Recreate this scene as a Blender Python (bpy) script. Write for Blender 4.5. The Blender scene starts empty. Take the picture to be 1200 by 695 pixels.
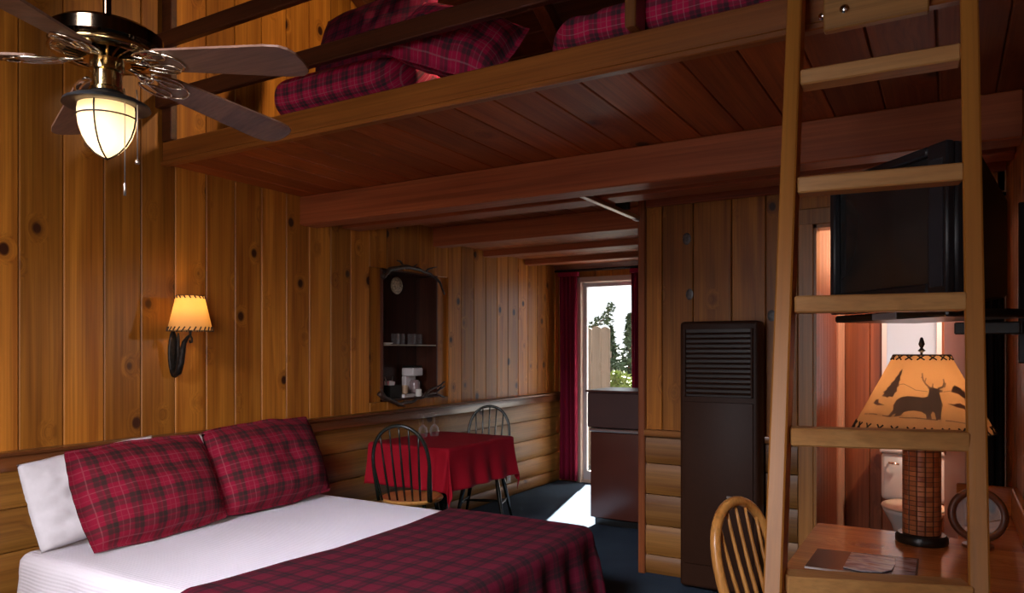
import bpy, bmesh, math, random
from mathutils import Vector, Matrix, noise as mnoise
random.seed(7)
PI = math.pi
SC = bpy.context.scene
COL = SC.collection
V = Vector
def rad(d): return d * PI / 180

# ------------------------------------------------------------------ mesh builder
class MB:
    def __init__(s):
        s.bm = bmesh.new(); s.uv = None
    def face(s, vs):
        try: return s.bm.faces.new(vs)
        except ValueError: return None
    def box(s, c, size, M=None, bev=0.0, seg=1):
        hx, hy, hz = size[0]/2, size[1]/2, size[2]/2
        T = Matrix.Translation(c) @ (M if M else Matrix.Identity(4))
        vs = [s.bm.verts.new(T @ V((x*hx, y*hy, z*hz))) for z in (-1, 1) for y in (-1, 1) for x in (-1, 1)]
        fs = [(0,2,3,1),(4,5,7,6),(0,1,5,4),(2,6,7,3),(0,4,6,2),(1,3,7,5)]
        F = [s.bm.faces.new([vs[i] for i in f]) for f in fs]
        if bev > 0:
            E = list({e for f in F for e in f.edges})
            bmesh.ops.bevel(s.bm, geom=E, offset=bev, segments=seg, affect='EDGES', profile=.5)
        return s
    def b(s, x0, x1, y0, y1, z0, z1, bev=0.0, seg=1):
        return s.box(((x0+x1)/2, (y0+y1)/2, (z0+z1)/2), (x1-x0, y1-y0, z1-z0), None, bev, seg)
    def hexa(s, P, bev=0.0):
        vs = [s.bm.verts.new(p) for p in P]
        fs = [(0,3,2,1),(4,5,6,7),(0,1,5,4),(1,2,6,5),(2,3,7,6),(3,0,4,7)]
        F = [s.bm.faces.new([vs[i] for i in f]) for f in fs]
        if bev > 0:
            bmesh.ops.bevel(s.bm, geom=list({e for f in F for e in f.edges}), offset=bev, segments=1, affect='EDGES', profile=.5)
        return s
    def bar(s, a, b, w, d, up=(0,0,1), bev=0.0):
        a, b = V(a), V(b); z = (b-a); L = z.length; z.normalize()
        u = V(up)
        if abs(z.dot(u)) > .98: u = V((0,1,0))
        x = u.cross(z).normalized(); y = z.cross(x)
        M = Matrix((x, y, z)).transposed().to_4x4()
        return s.box((a+b)/2, (w, d, L), M, bev)
    def lathe(s, prof, c=(0,0,0), seg=24, M=None, sx=1, sy=1):
        T = Matrix.Translation(c) @ (M if M else Matrix.Identity(4))
        rings = []
        for r, z in prof:
            if r <= 1e-6: rings.append([s.bm.verts.new(T @ V((0,0,z)))])
            else: rings.append([s.bm.verts.new(T @ V((r*sx*math.cos(2*PI*k/seg), r*sy*math.sin(2*PI*k/seg), z))) for k in range(seg)])
        for A, B in zip(rings, rings[1:]):
            for k in range(seg):
                k2 = (k+1) % seg
                if len(A) == 1 and len(B) == 1: continue
                if len(A) == 1: s.face([A[0], B[k], B[k2]][::-1])
                elif len(B) == 1: s.face([A[k], A[k2], B[0]])
                else: s.face([A[k], A[k2], B[k2], B[k]])
        return s
    def tube(s, path, r, seg=8, closed=False, cap=True):
        P = [V(p) for p in path]; n = len(P)
        R = r if isinstance(r, (list, tuple)) else [r]*n
        rings = []; prev = None
        for i in range(n):
            if closed: t = P[(i+1) % n] - P[i-1]
            else: t = P[min(i+1, n-1)] - P[max(i-1, 0)]
            t.normalize()
            if prev is None:
                u = V((0,0,1)) if abs(t.z) < .9 else V((1,0,0))
            else: u = prev
            x = (u - t*u.dot(t)).normalized(); y = t.cross(x); prev = x
            rr = R[i]
            rings.append([s.bm.verts.new(P[i] + rr*(x*math.cos(2*PI*k/seg) + y*math.sin(2*PI*k/seg))) for k in range(seg)])
        pr = list(zip(rings, rings[1:]))
        if closed: pr.append((rings[-1], rings[0]))
        for A, B in pr:
            for k in range(seg):
                s.face([A[k], A[(k+1) % seg], B[(k+1) % seg], B[k]])
        if cap and not closed:
            s.face(rings[0][::-1]); s.face(rings[-1])
        return s
    def grid(s, fn, nu, nv, uvf=None):
        L = s.bm.loops.layers.uv.verify() if uvf else None
        vs = [[s.bm.verts.new(fn(i/nu, j/nv)) for j in range(nv+1)] for i in range(nu+1)]
        for i in range(nu):
            for j in range(nv):
                q = [(i,j),(i+1,j),(i+1,j+1),(i,j+1)]
                f = s.face([vs[a][b_] for a, b_ in q])
                if f and L:
                    for lp, (a, b_) in zip(f.loops, q): lp[L].uv = uvf(a/nu, b_/nv)
        return s
    def prism(s, poly, d, T):
        """poly: 2-D outline; extruded from 0 to d along local z; T: 4x4"""
        A = [s.bm.verts.new(T @ V((x, y, 0))) for x, y in poly]
        B = [s.bm.verts.new(T @ V((x, y, d))) for x, y in poly]
        n = len(poly)
        s.face(A[::-1]); s.face(B)
        for k in range(n): s.face([A[k], A[(k+1) % n], B[(k+1) % n], B[k]])
        return s
    def xf(s, M):
        bmesh.ops.transform(s.bm, matrix=M, verts=s.bm.verts); return s

def obj(name, mb, mat, parent=None, world=False, smooth=False, autos=None, normals=True):
    me = bpy.data.meshes.new(name)
    if world and parent is not None: mb.xf(parent.matrix_basis.inverted())
    if normals: bmesh.ops.recalc_face_normals(mb.bm, faces=mb.bm.faces)
    loc = None
    if parent is None and not world:
        vs = mb.bm.verts
        xs = [v.co.x for v in vs]; ys = [v.co.y for v in vs]; zs = [v.co.z for v in vs]
        loc = V(((min(xs)+max(xs))/2, (min(ys)+max(ys))/2, min(zs)))
        mb.xf(Matrix.Translation(-loc))
    mb.bm.to_mesh(me); mb.bm.free()
    o = bpy.data.objects.new(name, me); COL.objects.link(o)
    if loc is not None: o.location = loc
    if parent is not None: o.parent = parent
    me.materials.append(mat)
    if smooth or autos:
        for p in me.polygons: p.use_smooth = True
        if autos:
            try: me.set_sharp_from_angle(angle=rad(autos))
            except Exception: pass
    return o
def tag(o, label=None, cat=None, group=None, kind=None):
    if label: o['label'] = label
    if cat: o['category'] = cat
    if group: o['group'] = group
    if kind: o['kind'] = kind
    return o
def thing(name, label, cat, loc=(0,0,0), rotz=0, group=None):
    o = bpy.data.objects.new(name, None); COL.objects.link(o)
    o.matrix_basis = Matrix.Translation(loc) @ Matrix.Rotation(rotz, 4, 'Z')
    o.empty_display_size = .1
    return tag(o, label, cat, group)
def struct(name, mb, mat, label=None, smooth=False, autos=None):
    o = obj(name, mb, mat, world=True, smooth=smooth, autos=autos)
    o['kind'] = 'structure'
    if label: o['label'] = label
    return o

# ------------------------------------------------------------------ materials
class NT:
    def __init__(s, name):
        s.m = bpy.data.materials.new(name); s.m.use_nodes = True
        s.t = s.m.node_tree; s.t.nodes.clear()
        s.out = s.n('ShaderNodeOutputMaterial')
    def n(s, kind, **kw):
        nd = s.t.nodes.new(kind)
        for k, v in kw.items():
            if k.startswith('_'): setattr(nd, k[1:], v)
            else:
                key = int(k[1:]) if (k[0] == 'i' and k[1:].isdigit()) else k.replace('__', ' ')
                if isinstance(v, tuple) and len(v) == 2 and hasattr(v[0], 'outputs'): s.t.links.new(v[0].outputs[v[1]], nd.inputs[key])
                elif hasattr(v, 'outputs'): s.t.links.new(v.outputs[0], nd.inputs[key])
                else: nd.inputs[key].default_value = v
        return nd
    def math(s, op, a, b=None, c=None):
        kw = {'_operation': op, 'i0': a}
        if b is not None: kw['i1'] = b
        if c is not None: kw['i2'] = c
        return s.n('ShaderNodeMath', **kw)
    def ramp(s, fac, stops, interp='LINEAR'):
        r = s.n('ShaderNodeValToRGB', i0=fac); cr = r.color_ramp; cr.interpolation = interp
        while len(cr.elements) < len(stops): cr.elements.new(.5)
        for e, (p, c) in zip(cr.elements, stops):
            e.position = p; e.color = c if len(c) == 4 else (*c, 1)
        return r
    def mix(s, f, a, b, mode='MIX'):
        nd = s.t.nodes.new('ShaderNodeMix'); nd.data_type = 'RGBA'; nd.blend_type = mode
        for key, v in ((0, f), (6, a), (7, b)):
            if hasattr(v, 'outputs'): s.t.links.new(v.outputs[0], nd.inputs[key])
            elif isinstance(v, tuple) and hasattr(v[0], 'outputs'): s.t.links.new(v[0].outputs[v[1]], nd.inputs[key])
            else: nd.inputs[key].default_value = v if not isinstance(v, tuple) or len(v) == 4 else (*v, 1)
        class W: pass
        w = s.n('NodeReroute'); s.t.links.new(nd.outputs[2], w.inputs[0])
        return w
    def bsdf(s, color, rough=.5, metal=0., spec=.5, bump=None, bstr=.2, bdist=.01, coat=0., sheen=0., **kw):
        p = s.n('ShaderNodeBsdfPrincipled')
        if hasattr(color, 'outputs'): s.t.links.new(color.outputs[0], p.inputs['Base Color'])
        else: p.inputs['Base Color'].default_value = (*color, 1)
        if hasattr(rough, 'outputs'): s.t.links.new(rough.outputs[0], p.inputs['Roughness'])
        else: p.inputs['Roughness'].default_value = rough
        p.inputs['Metallic'].default_value = metal
        p.inputs['Specular IOR Level'].default_value = spec
        p.inputs['Coat Weight'].default_value = coat
        p.inputs['Sheen Weight'].default_value = sheen
        if bump is not None:
            b = s.n('ShaderNodeBump', Strength=bstr, Distance=bdist)
            s.t.links.new(bump.outputs[0], b.inputs['Height'])
            s.t.links.new(b.outputs[0], p.inputs['Normal'])
        s.t.links.new(p.outputs[0], s.out.inputs[0])
        return p

def plain(name, c, rough=.5, metal=0., spec=.5, nscale=0, namp=.15, bstr=0., coat=0.):
    t = NT(name); col = c; bump = None
    if nscale:
        tc = t.n('ShaderNodeTexCoord')
        nz = t.n('ShaderNodeTexNoise', Vector=(tc, 'Object'), Scale=nscale, Detail=3.)
        a = tuple(x*(1-namp) for x in c); b = tuple(min(1, x*(1+namp)) for x in c)
        col = t.ramp(nz, [(.3, a), (.7, b)])
        if bstr: bump = nz
    t.bsdf(col, rough, metal, spec, bump, bstr, coat=coat)
    return t.m

def wood(name, light, dark, axis='Z', rough=.38, knots=True, scale=1., var=.25, spec=.5, coat=.0, kdark=(.045,.012,.005), kscale=3.0, kthr=.085, fine=1.):
    t = NT(name)
    tc = t.n('ShaderNodeTexCoord'); geo = t.n('ShaderNodeNewGeometry')
    r = t.n('ShaderNodeCombineXYZ', X=t.math('MULTIPLY', (geo, 'Random Per Island'), 37.), Y=t.math('MULTIPLY', (geo, 'Random Per Island'), 91.), Z=t.math('MULTIPLY', (geo, 'Random Per Island'), 53.))
    p0 = t.n('ShaderNodeVectorMath', _operation='ADD', i0=(tc, 'Object'), i1=r)
    e = {'X': (.05,1,1), 'Y': (1,.05,1), 'Z': (1,1,.05)}[axis]
    ek = {'X': (.75,1,1), 'Y': (1,.75,1), 'Z': (1,1,.75)}[axis]
    kp = t.n('ShaderNodeMapping', Vector=p0, Scale=ek)
    vor = t.n('ShaderNodeTexVoronoi', Vector=kp, Scale=kscale*scale, Randomness=1.0)
    # distort the grain around the knots
    kd = t.math('SUBTRACT', 1.0, t.n('ShaderNodeMapRange', Value=(vor, 'Distance'), i1=0.0, i2=.32))
    kd2 = t.math('POWER', kd, 2.0)
    off = t.n('ShaderNodeVectorMath', _operation='SCALE', i0=(.22, .22, .22), Scale=kd2 if knots else 0.)
    p1 = t.n('ShaderNodeVectorMath', _operation='ADD', i0=t.n('ShaderNodeMapping', Vector=p0, Scale=e), i1=off)
    n1 = t.n('ShaderNodeTexNoise', Vector=p1, Scale=14.*scale, Detail=3., Roughness=.55, Distortion=.5)
    e2 = tuple(.25 if v < 1 else 1 for v in e)
    p2 = t.n('ShaderNodeMapping', Vector=p1, Scale=e2)
    n2 = t.n('ShaderNodeTexNoise', Vector=p2, Scale=95.*scale, Detail=2., Roughness=.6)
    mid = tuple((a+b)/2 for a, b in zip(light, dark))
    c1 = t.ramp(n1, [(.28, dark), (.48, mid), (.68, light)])
    lo = 1-.26*fine; st = t.ramp(n2, [(.3, (lo,lo,lo)), (.6, (1.05,1.05,1.05))])
    c2 = t.mix(1., c1, st, 'MULTIPLY')
    val = t.n('ShaderNodeMapRange', Value=(geo, 'Random Per Island'), i1=0., i2=1., i3=1-var, i4=1+var*.6)
    c3 = t.n('ShaderNodeHueSaturation', Color=c2, Value=val)
    if knots:
        km = t.ramp((vor, 'Distance'), [(kthr*.78, (1,1,1)), (kthr*.95, (.75,.75,.75)), (kthr*1.12, (.28,.28,.28)), (kthr*1.8, (0,0,0))])
        c3 = t.mix(km, c3, kdark)
    t.bsdf(c3, rough, 0, spec, n2, .12, .004, coat=coat)
    return t.m

def plaid(name, red, dark, line, pitch=.1, rough=.9, gain=1., lines=.55, ww=.5):
    t = NT(name)
    uv = t.n('ShaderNodeTexCoord')
    sp = t.n('ShaderNodeSeparateXYZ', Vector=(uv, 'UV'))
    def band(ax):
        f = t.math('FRACT', t.math('DIVIDE', (sp, ax), pitch))
        d = t.ramp(f, [(0., (0,0,0)), (.30, (0,0,0)), (.34, (.75,.75,.75)), (.47, (.75,.75,.75)), (.50, (.35,.35,.35)), (.54, (.35,.35,.35)), (.57, (.95,.95,.95)), (.70, (.95,.95,.95)), (.74, (0,0,0)), (1., (0,0,0))])
        l = t.ramp(f, [(0., (0,0,0)), (.100, (0,0,0)), (.115, (1,1,1)), (.135, (1,1,1)), (.150, (0,0,0)), (.86, (0,0,0)), (.875, (.5,.5,.5)), (.89, (.5,.5,.5)), (.905, (0,0,0))])
        return d, l
    du, lu = band('X'); dv, lv = band('Y')
    d = t.math('MULTIPLY', t.math('ADD', du, dv), .5)
    c = t.ramp(d, [(0., red), (.5, tuple(r_*.30+d_*.70 for r_, d_ in zip(red, dark))), (1., dark)])
    l = t.math('MULTIPLY', t.math('MAXIMUM', lu, lv), lines)
    c2 = t.mix(l, c, line)
    tc = t.n('ShaderNodeMapping', Vector=(uv, 'UV'), Scale=(1,1,1))
    wv = t.n('ShaderNodeTexNoise', Vector=tc, Scale=420., Detail=1.)
    c3 = t.mix(.3, c2, t.ramp(wv, [(.3, (.5,.5,.5)), (.7, (1,1,1))]), 'MULTIPLY')
    t.bsdf(c3, rough, 0, .2, wv, .25, .002)
    return t.m

def emit(name, c, s):
    t = NT(name); e = t.n('ShaderNodeEmission', Color=(*c, 1), Strength=s)
    t.t.links.new(e.outputs[0], t.out.inputs[0]); return t.m
def shade_mat(name, c, tr=.6):
    t = NT(name)
    d = t.n('ShaderNodeBsdfDiffuse', Color=(*c, 1)); tl = t.n('ShaderNodeBsdfTranslucent', Color=(*c, 1))
    mx = t.n('ShaderNodeMixShader', i0=tr, i1=d, i2=tl); t.t.links.new(mx.outputs[0], t.out.inputs[0]); return t.m
def pane_mat(name, refl=.08, tint=(.96,.97,.97)):
    t = NT(name)
    tr = t.n('ShaderNodeBsdfTransparent', Color=(*tint, 1)); g = t.n('ShaderNodeBsdfGlossy', Roughness=.02)
    fr = t.n('ShaderNodeFresnel', IOR=1.45)
    mx = t.n('ShaderNodeMixShader', i0=fr, i1=tr, i2=g); t.t.links.new(mx.outputs[0], t.out.inputs[0]); return t.m

M = {}
M['wall'] = wood('knotty_pine_boards', (.54,.200,.026), (.27,.078,.009), 'Z', rough=.36, var=.42, kscale=5.0, kthr=.115, spec=.35)
M['log'] = wood('log_siding', (.36,.160,.030), (.22,.082,.013), 'Y', rough=.45, var=.22)
M['logx'] = wood('log_siding_partition', (.27,.118,.023), (.165,.06,.011), 'X', rough=.45, var=.22)
M['trimY'] = wood('stained_trim_y', (.20,.065,.018), (.10,.030,.010), 'Y', rough=.28, knots=False)
M['trimX'] = wood('stained_trim_x', (.30,.12,.032), (.17,.060,.017), 'X', rough=.30, knots=False)
M['trimZ'] = wood('stained_trim_z', (.27,.075,.022), (.15,.040,.012), 'Z', rough=.32, knots=False)
M['jamb'] = wood('pine_door_casing', (.52,.23,.060), (.35,.135,.030), 'Z', rough=.35, knots=False)
M['deck'] = wood('stained_deck_boards', (.46,.115,.023), (.28,.060,.013), 'Y', rough=.42, var=.3, kscale=2.6, spec=.2)
M['beam'] = wood('red_stained_beam', (.43,.115,.038), (.27,.061,.020), 'X', rough=.46, knots=False, scale=.8, spec=.3)
M['rim'] = wood('loft_edge_wood', (.36,.118,.021), (.22,.062,.011), 'X', rough=.33, knots=False)
M['rail'] = wood('dark_rail_wood', (.105,.030,.012), (.05,.014,.007), 'X', rough=.35, knots=False)
M['roof'] = wood('roof_boards', (.17,.055,.018), (.085,.024,.009), 'X', rough=.45, var=.3)
M['rafter'] = wood('rafter_wood', (.24,.075,.025), (.13,.035,.012), 'Y', rough=.45, knots=False)
M['ladder'] = wood('ladder_pine', (.57,.240,.042), (.43,.160,.026), 'Z', rough=.40, kscale=1.6, kthr=.06, fine=.5)
M['rung'] = wood('rung_pine', (.66,.35,.12), (.52,.24,.072), 'X', rough=.40, kscale=1.6, kthr=.05, fine=.5)
M['desk'] = wood('varnished_pine_desk', (.64,.25,.070), (.44,.135,.032), 'X', rough=.22, kscale=2.6, coat=.3)
M['oak'] = wood('honey_oak', (.62,.29,.075), (.42,.165,.035), 'Z', rough=.28, knots=False)
M['oakseat'] = wood('honey_oak_seat', (.60,.30,.085), (.42,.18,.042), 'Y', rough=.30, knots=False)
M['blade'] = wood('walnut_fan_blade', (.20,.100,.064), (.09,.042,.026), 'X', rough=.42, knots=False, scale=1.3)
M['bath'] = wood('bathroom_boards', (.36,.115,.042), (.20,.055,.02), 'Z', rough=.35)
M['bathpale'] = wood('bathroom_pale_boards', (.62,.36,.23), (.48,.25,.15), 'Z', rough=.30, knots=False, var=.15)
M['bathdoor'] = plain('painted_bathroom_door', (.60,.35,.25), .45, nscale=3, namp=.06)
M['fence'] = wood('weathered_fence', (.21,.155,.115), (.13,.095,.065), 'Z', rough=.8)
M['plaid'] = plaid('red_plaid_sham', (.20,.0035,.022), (.020,.015,.013), (.26,.09,.10), .112, lines=.38)
M['plaidloft'] = plaid('red_plaid_loft', (.68,.020,.105), (.055,.045,.055), (.58,.36,.40), .095, lines=.4)
M['throw'] = plaid('plaid_throw', (.105,.0022,.017), (.014,.008,.010), (.20,.05,.06), .112, lines=.12)
M['sheet'] = plain('white_pillowcase', (.66,.63,.69), .85, nscale=30, namp=.04, bstr=.1)
M['redcloth'] = plain('red_tablecloth', (.33,.004,.016), .85, spec=.2, nscale=300, namp=.12, bstr=.15)
M['curtain'] = plain('burgundy_curtain', (.22,.008,.030), .9, spec=.15, nscale=200, namp=.15, bstr=.15)
M['black'] = plain('black_lacquer', (.010,.009,.008), .28)
M['green'] = plain('dark_green_black_paint', (.008,.012,.009), .25)
M['iron'] = plain('black_iron', (.018,.014,.012), .45, .6, nscale=60, namp=.4, bstr=.4)
M['brass'] = plain('polished_dark_brass', (.42,.29,.13), .16, 1.)
M['brasspale'] = plain('pale_brass', (.72,.62,.48), .22, 1.)
M['bronze'] = plain('dark_bronze', (.085,.060,.040), .13, 1.)
M['pewter'] = plain('blackened_metal', (.035,.036,.040), .4, .7)
M['chrome'] = plain('chrome', (.75,.73,.70), .12, 1.)
M['steel'] = plain('satin_metal', (.52,.46,.42), .35, 1.)
M['heater'] = plain('brown_enamel', (.033,.0125,.006), .50, spec=.2, nscale=40, namp=.08)
M['grille'] = plain('dark_grille', (.018,.011,.008), .35)
M['fridge'] = plain('dark_brown_door', (.080,.022,.014), .3, nscale=4, namp=.1)
M['fridgeb'] = plain('dark_fridge_body', (.022,.014,.012), .35)
M['boxb'] = plain('maroon_brown_panel', (.060,.024,.020), .5, nscale=6, namp=.08)
M['tvb'] = plain('charcoal_plastic', (.022,.023,.028), .38)
M['tvs'] = plain('tv_glass', (.034,.038,.040), .14, spec=.6)
M['grey'] = plain('grey_plastic', (.30,.29,.30), .4)
M['darkcloth'] = plain('dark_brown_cloth', (.014,.009,.008), .95, nscale=60, namp=.3)
M['white'] = plain('white_porcelain', (.78,.74,.68), .15)
M['whitep'] = plain('white_plastic', (.75,.70,.70), .4)
M['ivory'] = plain('ivory_plate', (.62,.52,.40), .4)
M['pink'] = plain('pink_paper', (.88,.36,.42), .7)
M['ground'] = plain('dark_ground', (.06,.055,.048), .9, nscale=5, namp=.2)
M['leaf'] = plain('conifer_green', (.030,.055,.022), .7, nscale=2, namp=.5)
M['leafy'] = plain('yellow_green_leaf', (.16,.20,.05), .7, nscale=3, namp=.5)
M['bark'] = plain('bark', (.06,.04,.03), .9, nscale=20, namp=.3)
M['twig'] = plain('dark_driftwood', (.045,.022,.014), .55, nscale=30, namp=.5, bstr=.5)
M['stitch'] = plain('dark_lacing', (.05,.028,.014), .8)
M['silh'] = plain('brown_print', (.42,.22,.12), .9)
M['glass'] = pane_mat('clear_pane')
M['mirror'] = plain('mirror_glass', (.85,.85,.85), .03, 1.)
M['shade'] = shade_mat('parchment_shade', (.85,.52,.20), .55)
M['shade2'] = shade_mat('parchment_lamp_shade', (.74,.40,.185), .42)
M['globe'] = shade_mat('frosted_globe', (.93,.78,.60), .6)
M['loftshade'] = shade_mat('yellow_shade', (.9,.62,.15), .5)
M['slip'] = plain('matte_back', (.03,.02,.015), .9)
t = NT('thin_glass')
tr = t.n('ShaderNodeBsdfTransparent', Color=(.97,.97,.97,1)); g = t.n('ShaderNodeBsdfGlossy', Roughness=.05); d = t.n('ShaderNodeBsdfDiffuse', Color=(.9,.85,.85,1))
lw = t.n('ShaderNodeLayerWeight', Blend=.35)
m1 = t.n('ShaderNodeMixShader', i0=.35, i1=g, i2=d)
m2 = t.n('ShaderNodeMixShader', i0=t.math('MULTIPLY', (lw, 'Facing'), .7), i1=tr, i2=m1); t.t.links.new(m2.outputs[0], t.out.inputs[0]); M['wine'] = t.m

# white quilted coverlet: fine ribs
t = NT('white_ribbed_coverlet')
uv = t.n('ShaderNodeTexCoord'); sp = t.n('ShaderNodeSeparateXYZ', Vector=(uv, 'UV'))
rib = t.math('SINE', t.math('MULTIPLY', (sp, 'Y'), 420.))
rb2 = t.math('SINE', t.math('MULTIPLY', (sp, 'X'), 300.))
h = t.math('ADD', rib, t.math('MULTIPLY', rb2, .4))
t.bsdf((.72,.68,.75), .85, 0, .2, h, .22, .004); M['cover'] = t.m
# carpet
t = NT('navy_carpet'); tc = t.n('ShaderNodeTexCoord')
nz = t.n('ShaderNodeTexNoise', Vector=(tc, 'Object'), Scale=220., Detail=2.); n2 = t.n('ShaderNodeTexNoise', Vector=(tc, 'Object'), Scale=3.)
c = t.mix(.5, t.ramp(nz, [(.3, (.020,.032,.050)), (.7, (.045,.068,.098))]), t.ramp(n2, [(.3, (.025,.04,.06)), (.7, (.04,.06,.085))]))
t.bsdf(c, .95, 0, .1, nz, .6, .01); M['carpet'] = t.m
# woven lamp column
t = NT('woven_wicker'); tc = t.n('ShaderNodeTexCoord')
sp = t.n('ShaderNodeSeparateXYZ', Vector=(tc, 'UV'))
a = t.math('FRACT', t.math('MULTIPLY', (sp, 'Y'), 22.)); b = t.math('FRACT', t.math('MULTIPLY', (sp, 'X'), 14.))
ga = t.ramp(a, [(0., (0,0,0)), (.10, (1,1,1)), (.9, (1,1,1)), (1., (0,0,0))]); gb = t.ramp(b, [(0., (0,0,0)), (.12, (1,1,1)), (.88, (1,1,1)), (1., (0,0,0))])
mm = t.math('MULTIPLY', ga, gb)
fl = t.n('ShaderNodeTexWhiteNoise', Vector=t.n('ShaderNodeVectorMath', _operation='FLOOR', i0=t.n('ShaderNodeVectorMath', _operation='MULTIPLY', i0=(tc, 'UV'), i1=(14.,22.,1.))))
cc = t.ramp(fl, [(0., (.27,.075,.026)), (1., (.50,.17,.060))])
t.bsdf(t.mix(mm, (.025,.010,.006), cc), .3, 0, .5, mm, .6, .004); M['wicker'] = t.m
# brochure pictures
def picture(name, stops, sc=6., ang=.4):
    t = NT(name); tc = t.n('ShaderNodeTexCoord')
    mp = t.n('ShaderNodeMapping', Vector=(tc, 'Object'), Rotation=(0,0,ang), Scale=(1.,3.,1.))
    nz = t.n('ShaderNodeTexNoise', Vector=mp, Scale=sc, Detail=4.)
    t.bsdf(t.ramp(nz, stops), .25, 0, .5); return t.m
M['pica'] = picture('cover_photo', [(.3,(.02,.02,.03)),(.45,(.20,.12,.14)),(.55,(.32,.28,.36)),(.7,(.08,.07,.10))], 9.)
M['picb'] = picture('brochure_photo', [(.3,(.22,.12,.11)),(.45,(.34,.36,.46)),(.52,(.60,.62,.66)),(.66,(.30,.20,.17))], 11., .1)
# bathroom window light (frosted glass lit by the sky)
M['frost'] = shade_mat('frosted_window', (.80,.80,.82), .9)

# ------------------------------------------------------------------ dimensions
XL, XR = -3.60, .25
YF, YP, YB = -1.70, 4.40, 7.05          # wall behind camera, heater wall, patio-door wall
def roof(y):
    return 3.90 - .55*(y-4.0) if y > 1.2 else 3.90 - .55*(1.2-4.0) - .55*(1.2-y)
DECK0, DECK1 = 2.39, 2.43
YE = 2.44                                # loft edge

# ------------------------------------------------------------------ shell
m = MB(); m.b(-4.2, 1.4, YF-.2, YB+.12, -.08, 0); struct('floor', m, M['carpet'])

# left wall: backing with the niche cut out, vertical boards above, logs below
NY0, NY1, NZ0, NZ1 = 4.18, 4.86, 1.015, 2.005
m = MB()
def lslab(x0, x1, y0, y1, z0=None, z1=None):
    za = roof(y0) if z1 is None else z1; zb = roof(y1) if z1 is None else z1
    z0 = 0 if z0 is None else z0
    m.hexa([(x0,y0,z0),(x1,y0,z0),(x1,y1,z0),(x0,y1,z0),(x0,y0,za),(x1,y0,za),(x1,y1,zb),(x0,y1,zb)])
for y0, y1 in ((YF,1.2),(1.2,NY0),(NY1,YB)): lslab(XL-.25, XL-.02, y0, y1)
lslab(XL-.25, XL-.02, NY0, NY1, 0, NZ0); lslab(XL-.25, XL-.02, NY0, NY1, NZ1, None)
lslab(XL-.25, XL-.21, NY0, NY1, NZ0, NZ1)
y = 1.709 - .1945*18
while y < YB:
    y0, y1 = max(y, YF), min(y+.1945, YB)
    if y1 > YF+.01 and y1-y0 > .01:
        y0 += .0022; y1 -= .0022
        spans = [(.86, None)]
        if y1 > NY0+.02 and y0 < NY1-.02: spans = [(.86, NZ0), (NZ1, None)]
        for z0, z1 in spans:
            za = roof(y0) if z1 is None else z1; zb = roof(y1) if z1 is None else z1
            x0, x1 = XL-.02, XL
            m.hexa([(x0,y0,z0),(x1,y0,z0),(x1,y1,z0),(x0,y1,z0),(x0,y0,za),(x1,y0,za),(x1,y1,zb),(x0,y1,zb)], bev=.0035)
    y += .1945
struct('wall_left', m, M['wall'])
def log_profile(z0, z1, bulge):
    n = 7; P = [(-.01, z0)]
    for k in range(n+1):
        a = k/n; P.append((bulge*(1-abs(2*a-1)**3)+.004, z0+.003+(z1-z0-.006)*a))
    P.append((-.01, z1)); return P
LOGZ = [0., .119, .305, .497, .69, .863]
m = MB()
for z0, z1 in zip(LOGZ, LOGZ[1:]):
    for ya, yb in ((YF, 1.3), (1.3, 4.6), (4.6, YB)):
        T = Matrix(((1,0,0,XL),(0,0,1,ya+.001),(0,1,0,0),(0,0,0,1)))
        m.prism(log_profile(z0, z1, .014), yb-ya-.002, T)
struct('trim_1', m, M['log'], 'rounded log siding along the foot of the left wall', autos=40)
m = MB()
m.b(XL, XL+.055, YF, YB, .862, .935, .008, 2); m.b(XL, XL+.075, YF, YB, .930, .950, .005)
struct('trim_2', m, M['trimY'], 'dark stained chair rail on the left wall', autos=40)
# niche lining
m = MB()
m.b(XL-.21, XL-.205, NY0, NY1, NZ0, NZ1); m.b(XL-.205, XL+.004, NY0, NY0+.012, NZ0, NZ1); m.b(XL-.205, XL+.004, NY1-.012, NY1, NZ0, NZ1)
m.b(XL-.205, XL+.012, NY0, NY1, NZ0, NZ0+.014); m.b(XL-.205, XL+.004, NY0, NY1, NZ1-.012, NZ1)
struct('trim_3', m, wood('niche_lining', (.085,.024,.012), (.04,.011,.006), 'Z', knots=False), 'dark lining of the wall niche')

# patio-door wall
DX0, DX1, DZ = -3.36, -2.50, 2.115
m = MB()
def ybox(x0, x1, z0, z1, ya, yb, w=.19):
    x = x0
    while x < x1-.005:
        m.b(x+.001, min(x+w, x1)-.001, ya, yb, z0, z1, .005); x += w
ybox(XL, DX0, 0, 2.39, YB, YB+.02); ybox(DX1, -.62, 0, 2.39, YB, YB+.02); ybox(DX0, DX1, DZ, 2.39, YB, YB+.02)
m.b(XL-.25, DX0, YB+.02, YB+.12, 0, 2.4); m.b(DX1, -.60, YB+.02, YB+.12, 0, 2.4); m.b(DX0, DX1, YB+.02, YB+.12, DZ, 2.4)
m.b(XL-.25, 1.4, YB-.02, YB+.12, 2.40, 2.62)
struct('wall_far', m, M['wall'])
m = MB()
m.b(DX0-.02, DX0+.035, YB-.03, YB+.10, 0, DZ+.05, .004); m.b(DX1-.035, DX1+.02, YB-.03, YB+.10, 0, DZ+.05, .004)
m.b(DX0+.035, DX1-.035, YB-.03, YB+.10, DZ-.005, DZ+.05, .004); m.b(DX0+.035, DX1-.035, YB, YB+.10, 0, .03)
d1 = struct('door_1', m, plain('pale_door_frame', (.50,.40,.30), .45), 'pale patio door frame with one glass leaf')
m = MB()
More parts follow.
